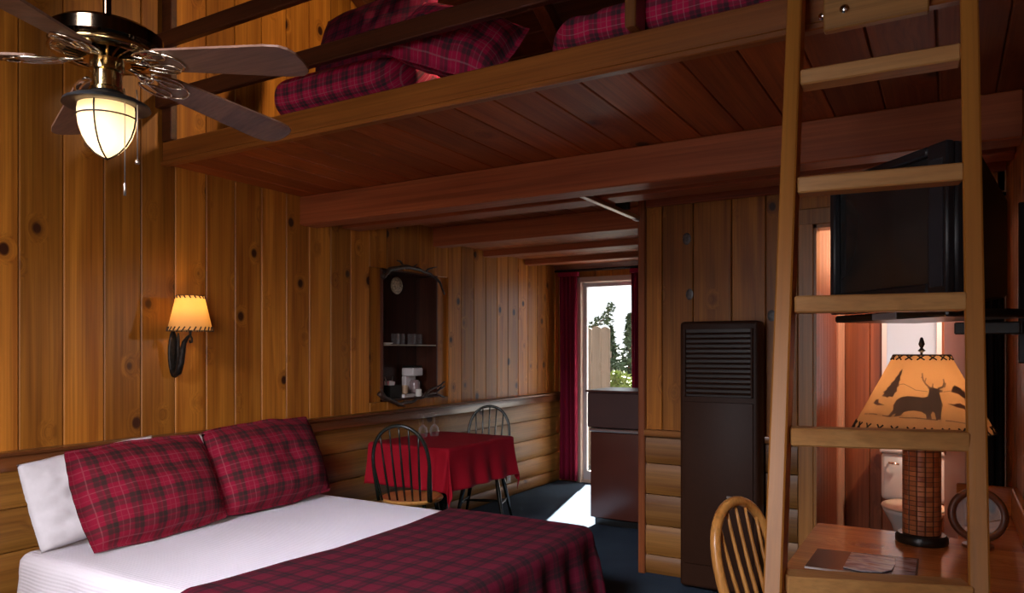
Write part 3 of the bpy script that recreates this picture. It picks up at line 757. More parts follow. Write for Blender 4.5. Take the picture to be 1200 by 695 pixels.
# ------------------------------------------------------------------ windsor chairs
def windsor(name, label, loc, rotz, mat, seatmat, group=None, hb=.90, wb=.20, lean=.11, nsp=7, seat_r=.2, hr=.0115):
    t = thing(name, label, 'chair', loc, rotz, group)
    zs = .445
    m = MB()
    prof = [(0,-.016),(.165,-.016),(.195,-.006),(.2,.006),(.192,.016),(.15,.011),(0,.006)]
    m.lathe(prof, (0,0,zs), 36, None, 1.*seat_r/.2, 1.02*seat_r/.2); s_ = obj('seat', m, seatmat, t, autos=50)
    y0 = -.150; ztop = hb
    def hoop(q):
        a = PI*q
        return (wb*math.cos(a)*(1-.22*(1-math.sin(a))**1.5), math.sin(a)**.62)
    pts = []
    for k in range(33):
        x, h = hoop(k/32); z = zs+.012+(ztop-zs-.02)*h
        pts.append((x*.98, y0 - lean*h - .03*(h*(1-h)), z))
    m = MB(); m.tube(pts, hr, 10); obj('back_hoop', m, mat, t, smooth=True)
    for k in range(nsp):
        xb = (k-(nsp-1)/2)*(wb*1.35/(nsp-1)); xt = xb*1.22
        hx = min(.985, abs(xt)/wb)
        h = max(.3, (1-hx**2.4)**.5)
        z1 = zs+.012+(ztop-zs-.02)*h
        m = MB(); p0 = V((xb, y0+.012, zs+.01)); p1 = V((xt, y0-lean*h-.03*(h*(1-h)), z1))
        m.tube([p0+(p1-p0)*(q/6)+V((0,-.008*math.sin(PI*q/6),0)) for q in range(7)], [.0065,.0075,.008,.0075,.0065,.006,.005], 8); obj('spindle', m, mat, t, smooth=True)
    F = {}
    for sx in (-1, 1):
        for sy in (-1, 1):
            a = V((sx*.115, sy*.115, zs-.012)); b = V((sx*.195, sy*.205, .002)); F[sx, sy] = (a, b)
            m = MB(); m.tube([a+(b-a)*q for q in (0,.15,.35,.55,.8,1.)], [.012,.015,.018,.016,.012,.010], 10); obj('leg', m, mat, t, smooth=True)
    mid = []
    for sx in (-1, 1):
        a = F[sx,-1][0].lerp(F[sx,-1][1], .6); b = F[sx,1][0].lerp(F[sx,1][1], .6)
        m = MB(); m.tube([a.lerp(b, q) for q in (0,.25,.5,.75,1)], [.007,.010,.012,.010,.007], 8); obj('stretcher', m, mat, t, smooth=True)
        mid.append(a.lerp(b, .5))
    m = MB(); m.tube([mid[0].lerp(mid[1], q) for q in (0,.25,.5,.75,1)], [.007,.010,.012,.010,.007], 8); obj('stretcher', m, mat, t, smooth=True)
    return t
windsor('windsor_chair', 'black spindle chair with a light wooden seat, nearest the bed', (-2.965, 3.735, 0), rad(20), M['green'], M['oakseat'], 'spindle chairs at the dining table', hb=.945, wb=.222)
windsor('windsor_chair', 'black spindle chair behind the red table, farthest from the bed', (-3.245, 5.02, 0), rad(202), M['green'], M['green'], 'spindle chairs at the dining table', hb=.93, wb=.215)
windsor('spindle_back_chair', 'honey oak spindle chair standing beside the ladder and desk', (-.385, 2.50, 0), rad(-110), M['oak'], M['oakseat'], hb=.880, lean=.12, hr=.018)

# ------------------------------------------------------------------ dining table, cloth, glasses
TXa, TXb, TYa, TYb = -3.50, -2.84, 3.95, 4.76
t_ = thing('dining_table', 'small dining table hidden under the red cloth by the log wall', 'table', ((TXa+TXb)/2, (TYa+TYb)/2, 0))
m = MB(); m.b(TXa, TXb, TYa, TYb, .715, .742, .006); obj('tabletop', m, M['oakseat'], t_, world=True)
cx_, cy_ = (TXa+TXb)/2, (TYa+TYb)/2
m = MB(); m.lathe([(0,.06),(.05,.06),(.06,.12),(.035,.2),(.045,.4),(.035,.6),(.07,.712),(0,.712)], (cx_, cy_, 0), 20); obj('pedestal', m, M['green'], t_, world=True, smooth=True)
for k in range(4):
    a = PI/4+k*PI/2; m = MB(); m.tube([(cx_+.03*math.cos(a), cy_+.03*math.sin(a), .10), (cx_+.16*math.cos(a), cy_+.16*math.sin(a), .08), (cx_+.27*math.cos(a), cy_+.27*math.sin(a), .018)], [.025,.022,.016], 8); obj('foot', m, M['green'], t_, world=True, smooth=True)
fn, uf = drape(TXa-.005, TXb+.005, TYa-.005, TYb+.005, .748, .05, .29, .29, .29, 60, 72, rr=.014, flare=.05, wav=.014, bump=.003, seed=2.7)
m = MB(); m.grid(fn, 64, 76, uf); o = solid(obj('tablecloth', m, M['redcloth'], smooth=True, normals=False), .003)
tag(o, 'bright red tablecloth hanging in points over the dining table', 'tablecloth')
gprof = [(.033,0),(.033,.002),(.006,.008),(.004,.02),(.004,.075),(.012,.085),(.030,.105),(.036,.130),(.034,.160),(.030,.172),(.0285,.172),(.0325,.160),(.0345,.130),(.028,.107),(.010,.088),(0,.086)]
for (gx, gy), lb in (((-3.36, 4.36), 'stemmed wine glass on the red table, nearer the bed'), ((-3.33, 4.46), 'stemmed wine glass on the red table, farther from the bed')):
    m = MB(); m.lathe([(r, .172-z) for r, z in gprof], (gx, gy, .752), 20); tag(obj('wine_glass', m, M['wine'], smooth=True), lb, 'glass', 'wine glasses on the red table')

# outlet on the log wall
t_ = thing('wall_outlet', 'ivory electrical outlet low on the log wall beyond the table', 'outlet', (XL+.035, 5.94, .20))
m = MB(); m.b(0, .006, -.036, .036, -.058, .058, .003); obj('cover_plate', m, M['ivory'], t_)
for z in (-.022, .022):
    m = MB(); m.b(.006, .009, -.016, .016, z-.013, z+.013, .003); obj('socket', m, M['whitep'], t_)

# ------------------------------------------------------------------ niche contents
t_ = thing('niche_shelf', 'glass shelf across the middle of the wall niche', 'shelf', (XL-.1, 4.52, 1.44))
m = MB(); m.b(XL-.200, XL-.004, NY0+.014, NY1-.014, 1.432, 1.440); obj('glass_plate', m, M['wine'], t_, world=True)
m = MB(); m.b(XL-.004, XL+.001, NY0+.014, NY1-.014, 1.431, 1.441, .002); obj('front_edge', m, plain('bright_glass_edge', (.75,.68,.55), .15, .4), t_, world=True)
def twig(name, pts, r, label):
    m = MB()
    for P, rr in pts:
        Q = []
        for a, b in zip(P, P[1:]):
            for q in range(4): Q.append(V(a).lerp(V(b), q/4))
        Q.append(V(P[-1]))
        Q = [q + V((0, mnoise.noise(q*21)*.010, mnoise.noise(q*19+V((5,5,5)))*.012)) for q in Q]
        m.tube(Q, [rr*.74*(1-.6*k/(len(Q)-1))*(1+.30*mnoise.noise(q*38)) for k, q in enumerate(Q)], 7)
    return tag(obj(name, m, M['twig'], smooth=True), label, 'branch')
X0 = XL+.03
twig('driftwood_branch', [
    ([(X0-.015,4.16,1.93),(X0-.008,4.24,2.00),(X0,4.40,2.035),(X0,4.58,2.03),(X0-.005,4.74,2.01),(X0,4.86,1.95),(X0,4.92,1.86)], .026),
    ([(X0,4.40,2.035),(X0,4.36,2.065),(X0+.01,4.30,2.075)], .014), ([(X0,4.66,2.02),(X0,4.74,2.06),(X0+.01,4.80,2.075)], .013),
    ([(X0,4.50,2.035),(X0,4.56,2.07)], .012), ([(X0-.01,4.22,1.99),(X0-.008,4.14,1.99)], .013)], .02, 'gnarled dark branch arching over the top of the wall niche')
twig('driftwood_branch', [
    ([(X0-.01,4.12,1.08),(X0-.005,4.20,1.03),(X0,4.34,.990),(X0,4.48,.995),(X0,4.64,1.035),(X0,4.80,1.055),(X0,4.92,1.10)], .026),
    ([(X0,4.62,1.03),(X0+.02,4.70,1.085),(X0+.02,4.80,1.10),(X0+.02,4.90,1.14)], .020), ([(X0,4.80,1.055),(X0,4.88,1.02),(X0,4.93,1.00)], .014),
    ([(X0-.005,4.20,1.03),(X0-.01,4.14,1.12)], .014), ([(X0,4.34,.99),(X0+.01,4.40,.965)], .012), ([(X0,4.86,1.08),(X0,4.90,1.14)], .012)], .02, 'gnarled dark branch across the bottom of the wall niche')
# round ornament
t_ = thing('hanging_ornament', 'round pale woven ornament hanging near the top of the niche', 'ornament', (XL-.085, 4.45, 1.83))
m = MB(); m.lathe([(0,-.03),(.04,-.026),(.062,-.010),(.068,.0),(.062,.010),(.04,.026),(0,.03)], (0,0,.07), 24, Matrix.Rotation(rad(90),4,'Y')); obj('disc', m, plain('straw_ball', (.35,.26,.17), .7, nscale=70, namp=.6, bstr=.5), t_, smooth=True)
m = MB(); m.tube([(0,0,.14),(0,0,.16)], .002, 6); obj('hanging_cord', m, M['stitch'], t_)
# drinking glasses upside down on the glass shelf + saucer
tumb = [(.030,0),(.031,.002),(.033,.085),(.031,.085),(.029,.004),(0,.004)]
GL = ['first tumbler on the glass shelf, beside the white saucer', 'second tumbler on the glass shelf, counted from the saucer', 'third tumbler on the glass shelf, counted from the saucer', 'last tumbler on the glass shelf, farthest from the saucer']
for k, gy in enumerate((4.44, 4.53, 4.64, 4.75)):
    m = MB(); m.lathe([(r, .087-z) for r, z in tumb], (XL-.09-.02*(k % 2), gy, 1.441), 18); tag(obj('drinking_glass', m, M['wine'], smooth=True), GL[k], 'glass', 'tumblers in the wall niche')
m = MB(); m.lathe([(0,.004),(.03,.004),(.055,.014),(.057,.012),(.032,0),(0,0)], (XL-.09, 4.33, 1.441), 24); tag(obj('saucer', m, M['white'], smooth=True), 'white saucer at the near end of the glass shelf', 'saucer')
# coffee maker
t_ = thing('coffee_maker', 'white drip coffee maker standing in the wall niche', 'coffee maker', (XL-.105, 4.675, 1.03))
m = MB(); m.b(-.065, .055, -.065, .065, 0, .022, .006); obj('base', m, M['whitep'], t_)
m = MB(); m.b(-.065, -.02, -.065, .065, .023, .16, .006); obj('water_tank', m, M['whitep'], t_)
m = MB(); m.b(-.065, .055, -.065, .065, .161, .225, .010, 2); obj('brew_head', m, M['whitep'], t_)
m = MB(); m.b(-.063, .052, -.062, .062, .226, .243, .006); obj('lid', m, M['black'], t_)
m = MB(); m.lathe([(0,.023),(.040,.023),(.045,.05),(.042,.11),(.032,.13),(0,.13)], (.02,0,0), 20); cf = obj('carafe', m, plain('smoky_carafe', (.30,.22,.22), .1), t_, smooth=True)
m = MB(); m.tube([(.02,.045,.11),(.02,.075,.11),(.02,.078,.06),(.02,.045,.045)], .006, 8); obj('handle', m, M['black'], cf, smooth=True)
def mug(name, label, c, mat, s_=1., ang=0.):
    t = thing(name, label, 'mug', c, ang)
    m = MB(); m.lathe([(0,0),(.036*s_,0),(.040*s_,.006),(.040*s_,.09*s_),(.036*s_,.09*s_),(.036*s_,.01),(0,.01)], (0,0,0), 24); obj('cup', m, mat, t, autos=40)
    m = MB(); m.tube([(0,.038*s_,.072*s_),(0,.062*s_,.072*s_),(0,.070*s_,.045*s_),(0,.060*s_,.020*s_),(0,.038*s_,.018*s_)], .0055, 8); obj('handle', m, mat, t, smooth=True)
mug('coffee_mug', 'white mug standing in front of the coffee maker', (XL-.022, 4.645, 1.03), M['white'], .62, rad(10))
mug('coffee_mug', 'white mug with a tan band beside the sugar basket', (XL-.05, 4.500, 1.058), plain('tan_glaze', (.55,.38,.25), .2), .72, 0)
t_ = thing('condiment_basket', 'black basket filled with pink packets in the wall niche', 'basket', (XL-.080, 4.375, 1.03))
m = MB()
for ax, s_ in ((0,-1),(0,1),(1,-1),(1,1)):
    if ax == 0: m.b(s_*.05-.003, s_*.05+.003, -.065, .065, 0, .10)
    else: m.b(-.05, .05, s_*.065-.003, s_*.065+.003, 0, .10)
m.b(-.05, .05, -.065, .065, 0, .006); obj('basket_wall', m, M['black'], t_)
for k in range(6):
    a = random.uniform(-.25,.25); m = MB(); m.box((-.03+.011*k, random.uniform(-.025,.025), .095), (.006, .055, .07), Matrix.Rotation(a, 4, 'X'), .002)
    obj('packet', m, M['pink'] if k % 2 == 0 else M['whitep'], t_)
for k, (dy, a) in enumerate(((-.03,-.25),(.02,.12))):
    m = MB(); m.tube([(-.01,dy,.10),(-.012,dy+a*.12,.165)], .005, 6); obj('stir_stick', m, M['steel'], t_, smooth=True)
m = MB()
for k in range(3): m.box((XL-.045, 4.505, 1.034+.0085*k), (.075, .12, .008), Matrix.Rotation(.06*k, 4, 'Z'), .002)
tag(obj('napkin_stack', m, M['whitep']), 'short stack of white napkins at the front of the niche', 'napkins', kind='stuff')

# ------------------------------------------------------------------ patio door curtains and track
def curtain(name, label, x0, x1, y, z0, z1, folds, mat, amp=.028, n=90, cat='curtain', tie=None):
    t = thing(name, label, cat, ((x0+x1)/2, y, z0))
    def fn(a, b):
        x = x0+(x1-x0)*a; z = z0+(z1-z0)*b
        ph = a*folds*2*PI
        yy = y + amp*math.sin(ph+.4*math.sin(b*3))*(1-.25*b) + .006*math.sin(ph*2.3+b*4)
        return V((x, yy, z))
    m = MB(); m.grid(fn, n, 16); o = solid(obj('fabric', m, mat, t, world=True, smooth=True, normals=False), .004)
    return t
ct = curtain('curtain', 'burgundy curtain gathered at the left of the patio door', -3.53, -3.325, 6.93, .035, 2.20, 4, M['curtain'])
m = MB(); m.b(-3.54, -3.31, 6.905, 6.955, 2.17, 2.215, .006); obj('heading', m, M['curtain'], ct, world=True)
ct = curtain('curtain', 'burgundy curtain at the right of the patio door by the post', -2.725, -2.45, 6.93, .035, 2.20, 4, M['curtain'])
m = MB(); m.b(-2.735, -2.44, 6.905, 6.955, 2.17, 2.215, .006); obj('heading', m, M['curtain'], ct, world=True)
m = MB(); m.tube([(-3.585,6.93,2.23),(-2.40,6.93,2.23)], .012, 10); tag(obj('curtain_rod', m, M['iron'], smooth=True), 'dark rod holding the curtains over the patio door', 'curtain rod')
t_ = thing('ceiling_track', 'pale metal curtain track running under the low ceiling to the corner post', 'track', (-1.67, 3.95, 2.21))
m = MB(); m.b(-1.690, -1.655, 3.53, 4.36, 2.212, 2.236, .003); obj('channel', m, M['steel'], t_, world=True)
m = MB(); m.b(-1.684, -1.661, 4.30, 4.362, 2.205, 2.2115, .002); obj('end_stop', m, M['whitep'], t_, world=True)
m = MB(); m.b(-1.715, -1.63, 4.10, 4.13, 2.237, 2.388, .002); obj('hanger', m, M['iron'], t_, world=True)

# ------------------------------------------------------------------ fridge and the box on it
FX0, FX1, FY = -2.46, -1.78, 5.37
t_ = thing('mini_fridge', 'dark brown under-counter fridge in the hallway by the patio door', 'fridge', ((FX0+FX1)/2, FY+.28, 0))
m = MB(); m.b(FX0+.005, FX1-.005, FY+.045, FY+.56, .05, .75, .008); obj('body', m, M['fridgeb'], t_, world=True)
m = MB(); m.b(FX0+.02, FX1-.02, FY+.05, FY+.50, 0, .05); obj('plinth', m, M['black'], t_, world=True)
m = MB(); m.b(FX0, FX1, FY, FY+.043, .065, .745, .008, 2); dr = obj('door', m, M['fridge'], t_, world=True, autos=40)
m = MB(); m.b(FX0+.035, FX0+.05, FY-.012, FY-.001, .10, .70, .003); obj('edge_highlight', m, M['grey'], dr)  # pale strip draws the highlight along the door's left edge
m = MB(); m.b(FX0-.004, FX1+.004, FY-.012, FY+.565, .751, .775, .004); obj('top_panel', m, M['steel'], t_, world=True)
t_ = thing('storage_box', 'maroon brown box cabinet standing on top of the fridge', 'cabinet', ((FX0+FX1)/2, FY+.26, .776))
m = MB(); m.b(FX0-.035, FX1, FY+.03, FY+.50, .777, 1.06, .006); obj('body', m, M['boxb'], t_, world=True)
m = MB(); m.b(FX0-.045, FX1+.005, FY+.0, FY+.51, 1.061, 1.078, .004); obj('lid', m, M['fridge'], t_, world=True)
m = MB(); m.b(FX0-.030, FX1-.004, FY+.012, FY+.029, .782, 1.056, .004); obj('front_panel', m, M['boxb'], t_, world=True)

# ------------------------------------------------------------------ wall heater
HX0, HX1, HY = -1.352, -.900, 4.20
t_ = thing('wall_heater', 'tall brown gas wall heater with a louvred grille on top', 'heater', ((HX0+HX1)/2, YP-.1, 0))
m = MB(); m.b(HX0, HX1, HY, YP-.055, .02, 1.565, .022, 3); obj('cabinet', m, M['heater'], t_, world=True, autos=50)
m = MB(); m.b(HX0+.03, HX1-.03, HY-.010, HY-.001, .16, 1.10, .006, 2); obj('front_panel', m, M['heater'], t_, world=True, autos=40)
m = MB(); m.b(HX0+.03, HX1-.03, HY-.006, HY-.001, 1.13, 1.52, .002); gr = obj('grille', m, M['grille'], t_, world=True)
for k in range(13):
    z = 1.145+k*.0285
    m = MB(); m.box(((HX0+HX1)/2, HY-.014, z+.006), (HX1-HX0-.075, .014, .005), Matrix.Rotation(rad(35), 4, 'X')); m.xf(Matrix.Translation(-V(t_.location)))
    obj('louvre', m, M['heater'], gr)
for s_ in (0, 1):
    m = MB(); xx = HX0+.03 if s_ == 0 else HX1-.042; m.b(xx, xx+.012, HY-.022, HY-.007, 1.13, 1.52, .003); obj('grille_side', m, M['heater'], t_, world=True)
m = MB(); m.b(-1.075, -1.045, HY-.014, HY-.011, .56, .572); obj('badge', m, M['steel'], t_, world=True)

# ------------------------------------------------------------------ desk
DZT = .75
t_ = thing('writing_desk', 'varnished pine desk in the corner under the television', 'desk', (-.05, 2.6, 0))
m = MB()
m.prism([(-.42,2.03),(.235,2.03),(.235,3.46),(.03,3.46),(.03,2.96),(-.42,2.96)], .028, Matrix.Translation((0,0,DZT-.028))); obj('desktop', m, M['desk'], t_, world=True)
m = MB(); m.b(.03, .235, 3.44, 3.462, DZT+.001, DZT+.115, .005); obj('back_gallery', m, M['desk'], t_, world=True)
m = MB(); m.b(.212, .236, 2.3, 3.438, DZT+.001, DZT+.115, .005); obj('side_gallery', m, wood('desk_side', (.52,.22,.07), (.36,.12,.03), 'Y', knots=False), t_, world=True)
m = MB(); m.b(-.38, .20, 2.08, 2.10, .62, DZT-.03, .003); m.b(-.38, -.36, 2.10, 2.92, .62, DZT-.03, .003); m.b(-.38, .0, 2.90, 2.92, .62, DZT-.03); obj('apron', m, M['desk'], t_, world=True)
for lx, ly in ((-.37,2.09),(.20,2.09),(-.37,2.91),(.20,3.40)):
    m = MB(); m.b(lx-.025, lx+.025, ly-.025, ly+.025, .0, DZT-.029, .004); obj('leg', m, M['oak'], t_, world=True)

# table lamp
LP = V((-.076, 2.84, DZT+.001))
t_ = thing('table_lamp', 'table lamp with a deer-print parchment shade on the desk', 'lamp', LP)
m = MB(); m.lathe([(0,0),(.078,0),(.080,.004),(.080,.020),(.072,.030),(0,.030)], seg=32); obj('lamp_base', m, M['black'], t_, autos=40)
m = MB()
def colf(a, b):
    an = 2*PI*a; r = .058+.004*math.cos(8*an)*0
    return V((r*math.cos(an), r*math.sin(an), .031+.36*b))
m.grid(colf, 40, 8, lambda a, b: (a, b)); obj('lamp_column', m, M['wicker'], t_, smooth=True)
m = MB(); m.lathe([(0,.391),(.058,.391),(.05,.397),(.012,.40),(.012,.44),(.004,.445),(.004,.640),(.012,.646),(.004,.655),(.010,.668),(.004,.690),(0,.692)], seg=14); obj('finial_stem', m, M['iron'], t_, autos=40)
SB, ST, SHz0, SHz1 = .212, .084, .378, .632
m = MB(); m.lathe([(SB, SHz0), (ST, SHz1)], seg=56); sh = obj('lamp_shade', m, M['shade2'], t_, smooth=True)
sh['label'] = 'parchment shade printed with a deer and pines'
# camera side of the shade: angle facing the camera
fa = math.atan2(-LP.y, -LP.x)
def onshade(x, z, off=.0015):
    """x metres of arc to the right as seen from the front, z height above the shade's bottom"""
    k = z/(SHz1-SHz0); r = SB+(ST-SB)*k
    a = fa + x/ (SB+(ST-SB)*.35)
    return V(((r+off)*math.cos(a), (r+off)*math.sin(a), SHz0+z))
def sil(m, poly):
    vs = [m.bm.verts.new(onshade(x, z)) for x, z in poly]
    f = m.face(vs)
    if f: bmesh.ops.triangulate(m.bm, faces=[f])
def P_(px, py):   # outline points picked on a 869x695 crop of the shade; centre x 490, bottom y 600, ~ scale
    return ((px-490)*.000500, max(.0, (600-py)*.000508))
m = MB()
deer = [(310,490),(330,450),(322,420),(335,390),(360,370),(400,360),(450,362),(500,368),(525,360),(535,340),(540,315),(528,305),(548,300),(575,305),(600,312),(632,322),(628,332),(605,336),(608,370),(612,410),(600,440),(592,465),(585,497),(562,497),(560,460),(548,450),(538,470),(540,497),(515,497),(512,470),(490,455),(450,448),(420,452),(395,462),(380,485),(345,492),(352,470),(335,480),(330,492)]
sil(m, [P_(*p) for p in deer])
def stroke(m, pts, w):
    pp = [P_(*p) for p in pts]
    for k in range(len(pp)-1):
        a, b = V((*pp[k],)), V((*pp[k+1],)); d = (b-a); n = V((-d.y, d.x)).normalized()*w/2
        sil(m, [tuple(a+n), tuple(b+n), tuple(b-n), tuple(a-n)])
stroke(m, [(545,305),(520,285),(500,255),(495,215)], .006); stroke(m, [(512,275),(525,245)], .004); stroke(m, [(500,250),(488,240)], .004)
stroke(m, [(600,312),(640,300),(660,275),(662,250)], .006); stroke(m, [(640,298),(655,300),(672,275)], .004); stroke(m, [(565,303),(572,280)], .004)
tree = [(205,370),(222,350),(200,345),(232,325),(222,318),(250,295),(245,285),(270,262),(268,250),(292,225),(290,212),(312,190),(318,225),(312,240),(325,262),(315,275),(328,298),(312,310),(322,335),(308,345),(302,372),(270,368),(262,378),(240,372)]
sil(m, [P_(*p) for p in tree])
sil(m, [P_(*p) for p in [(690,330),(720,300),(745,290),(790,310),(830,340),(850,380),(815,365),(780,372),(745,345)]])
sil(m, [P_(*p) for p in [(150,420),(165,395),(190,390),(200,412),(265,425),(200,430)]])
sil(m, [P_(*p) for p in [(640,400),(680,405),(730,398),(800,440),(860,450),(820,462),(760,440),(700,425)]])
stroke(m, [(110,495),(200,486),(300,492),(400,495),(460,492),(540,498),(640,505),(720,520),(800,530),(860,520)], .003)
stroke(m, [(325,290),(360,286),(400,300),(450,322),(530,330)], .0022); stroke(m, [(635,330),(690,325)], .0022)
obj('shade_print', m, M['silh'], sh, normals=False)
for nm, n, za, zb, da0, rr_ in (('bottom_lacing', 26, .002, .026, .055, .0026), ('top_lacing', 16, .238, .253, .12, .0024)):
    m = MB()
    ze = .001 if nm == 'bottom_lacing' else .2535
    rq = SB+(ST-SB)*(ze/(SHz1-SHz0))+.001
    m.tube([(rq*math.cos(2*PI*q/48), rq*math.sin(2*PI*q/48), SHz0+ze) for q in range(48)], .002, 5, closed=True)
    for k in range(n):
        a = 2*PI*k/n
        for s_ in (-1, 1):
            pts = []
            for z_, da in ((za, -da0*s_), (zb, da0*s_)):
                r = SB+(ST-SB)*(z_/(SHz1-SHz0)); pts.append(((r+.001)*math.cos(a+da), (r+.001)*math.sin(a+da), SHz0+z_))
            m.tube(pts, rr_, 5)
    obj(nm, m, M['stitch'], sh)
m = MB(); m.lathe([(.012,.44),(.024,.455),(.030,.48),(.024,.505),(0,.515)], seg=16); obj('bulb', m, M['globe'], t_, smooth=True)

# magazine + brochure
t_ = thing('magazine', 'dark glossy magazine lying flat on the desk beneath the brochure', 'magazine', (-.22, 2.45, DZT+.001))
ang = math.atan2(.035, .287)
def quad(m, pts, z0, z1):
    m.hexa([(p[0],p[1],z0) for p in pts]+[(p[0],p[1],z1) for p in pts])
q = [(-.366,2.323),(-.075,2.345),(-.076,2.588),(-.363,2.553)]
m = MB(); quad(m, q, DZT+.002, DZT+.006); obj('cover', m, plain('dark_cover', (.030,.024,.024), .25), t_, world=True)
q2 = [(-.135,2.350),(-.080,2.354),(-.081,2.575),(-.137,2.568)]
m = MB(); quad(m, q2, DZT+.0062, DZT+.007); obj('cover_picture', m, M['pica'], t_, world=True)
q3 = [(-.366,2.317),(-.075,2.339),(-.075,2.345),(-.366,2.323)]
m = MB(); quad(m, q3, DZT+.002, DZT+.0065); obj('page_edge', m, M['whitep'], t_, world=True)
m = MB()
br = [(-.265,2.36),(-.215,2.345),(-.165,2.36),(-.140,2.40),(-.135,2.47),(-.140,2.53),(-.205,2.545),(-.262,2.54)]
m.prism(br, .003, Matrix.Translation((0,0,DZT+.0075))); tag(obj('brochure', m, M['picb']), 'pale rounded picture brochure lying on the dark magazine', 'brochure')

# round vanity mirror on the desk
MC = V((.085, 2.86, DZT+.001))
t_ = thing('vanity_mirror', 'small round mirror in a dark wooden frame behind the right ladder rail', 'mirror', MC, rad(15))
m = MB(); Rx = Matrix.Rotation(rad(80), 4, 'X')
m.lathe([(.066,-.010),(.080,-.012),(.088,-.004),(.088,.006),(.080,.012),(.066,.010),(.066,-.010)], (0,0,.105), 40, Rx); obj('frame', m, wood('mirror_frame', (.16,.05,.02), (.08,.022,.01), 'X', knots=False), t_, smooth=True)
m = MB(); m.lathe([(0,-.004),(.068,-.004),(.068,.004),(0,.004)], (0,0,.105), 40, Rx); obj('mirror_glass', m, M['mirror'], t_, autos=30)
m = MB(); m.lathe([(0,0),(.045,0),(.045,.008),(.012,.014),(.010,.020),(0,.020)], (0,0.0,0), 24); obj('stand', m, M['trimZ'], t_, autos=40)

# ------------------------------------------------------------------ television on its wall tray
TC = V((-.18, 2.79, 1.532)); TR = rad(-49.5)
t_ = thing('television', 'bulky black tube television on the wall tray above the desk', 'television', TC, TR)
W, H = .295, .50
def frust(m, s0, s1):
    (w0, a0, b0, y0), (w1, a1, b1, y1) = s0, s1
    m.hexa([(-w0,y0,a0),(w0,y0,a0),(w1,y1,a1),(-w1,y1,a1),(-w0,y0,b0),(w0,y0,b0),(w1,y1,b1),(-w1,y1,b1)], bev=.010)
m = MB(); frust(m, (W,0.0,H,.012), (W*.99,0.005,H-.005,.11)); obj('front_case', m, M['tvb'], t_, autos=40)
m = MB(); frust(m, (W*.94,.01,H-.02,.111), (W*.50,.04,H-.14,.335)); obj('tube_housing', m, plain('black_plastic', (.010,.010,.011), .5), t_, autos=40)
m = MB()
def bez(a, b):
    return None
for x0, x1, z0, z1 in ((-W,-W+.030,0,H),(W-.085,W,0,H),(-W+.030,W-.085,0,.075),(-W+.030,W-.085,H-.030,H)):
    m.b(x0, x1, -.018, .011, z0, z1, .006)
obj('bezel', m, M['tvb'], t_, autos=40)
m = MB()
sx0, sx1, sz0, sz1 = -W+.031, W-.086, .076, H-.031
m.grid(lambda a, b: V((sx0+(sx1-sx0)*a, .009-.020*(1-(2*a-1)**2)*(1-(2*b-1)**2)-.002, sz0+(sz1-sz0)*b)), 16, 16); obj('screen', m, M['tvs'], t_, smooth=True)
m = MB(); m.b(W-.070, W-.015, -.021, -.0185, .06, H-.05, .002); obj('speaker_grille', m, M['grey'] if False else plain('speaker_cloth', (.034,.035,.045), .8), t_)
m = MB(); m.lathe([(0,0),(.012,0),(.012,.002),(0,.003)], (-.10,-.0185,.045), 16, Matrix.Rotation(rad(90),4,'X'), sx=1.3); obj('badge', m, M['steel'], t_)
t_ = thing('tv_mount', 'black wall tray and post carrying the television', 'tv mount', (.235, 3.05, 1.1))
m = MB(); m.xf(Matrix.Identity(4)); m.box(TC + V((.125,.10,-.018)), (.56,.34,.026), Matrix.Rotation(TR,4,'Z'), .006); obj('tray', m, M['black'], t_, world=True)
m = MB(); m.box(TC + Matrix.Rotation(TR,3,'Z') @ V((.02,-.022,-.020)), (.12,.006,.022), Matrix.Rotation(TR,4,'Z'), .002); obj('tray_label', m, M['grey'], t_, world=True)
m = MB(); m.b(.02, .215, 3.05, 3.10, 1.455, 1.498, .004); obj('arm', m, M['black'], t_, world=True)
m = MB(); m.b(.226, .249, 3.31, 3.335, 1.35, 1.95, .004); obj('post', m, M['pewter'], t_, world=True)
m = MB(); m.b(.205, .225, 3.08, 3.32, 1.455, 1.498, .003); obj('arm', m, M['black'], t_, world=True)

# dark curtain at the closet beside the bathroom door
ct = curtain('closet_curtain', 'near-black cloth panel hanging beside the bathroom door', .085, .235, 4.30, .10, 2.14, 4, M['darkcloth'], amp=.018)
m = MB(); m.tube([(.07,4.30,2.16),(.245,4.30,2.16)], .010, 8); obj('rod', m, M['iron'], ct, world=True, smooth=True)

# ------------------------------------------------------------------ bathroom
m = MB()
y = YP+.10
while y < YB:
    m.b(-.66, -.64, y+.001, min(y+.13, YB)-.001, 0, 2.39, .004); y += .13
m.b(-.70, -.66, YP+.1, YB+.1, 0, 2.39)
struct('wall_bath_left', m, M['bathpale'])
QX0, QX1, QZ0, QZ1 = -.40, -.035, 1.00, 1.80
m = MB()
def bb(x0, x1, z0, z1):
    x = x0
    while x < x1-.004:
        m.b(x+.001, min(x+.16, x1)-.001, 5.80, 5.82, z0, z1, .004); x += .16
m.b(-.64, QX0, 5.82, 5.86, 0, 2.39); m.b(QX1, 1.1, 5.82, 5.86, 0, 2.39); m.b(QX0, QX1, 5.82, 5.86, 0, QZ0); m.b(QX0, QX1, 5.82, 5.86, QZ1, 2.39)
bb(-.64, QX0, 0, 2.39); bb(QX1, 1.1, 0, 2.39); bb(QX0, QX1, 0, QZ0); bb(QX0, QX1, QZ1, 2.39)
struct('wall_bath_far', m, M['bath'])
m = MB(); m.b(1.0, 1.02, YP+.1, 5.82, 0, 2.39); m.b(XR+.1, 1.02, YP+.02, YP+.1, 0, 2.39); struct('wall_bath_right', m, M['bathpale'])
m = MB()
for a in (QX0, QX1-.03): m.b(a, a+.03, 5.79, 5.84, QZ0, QZ1)
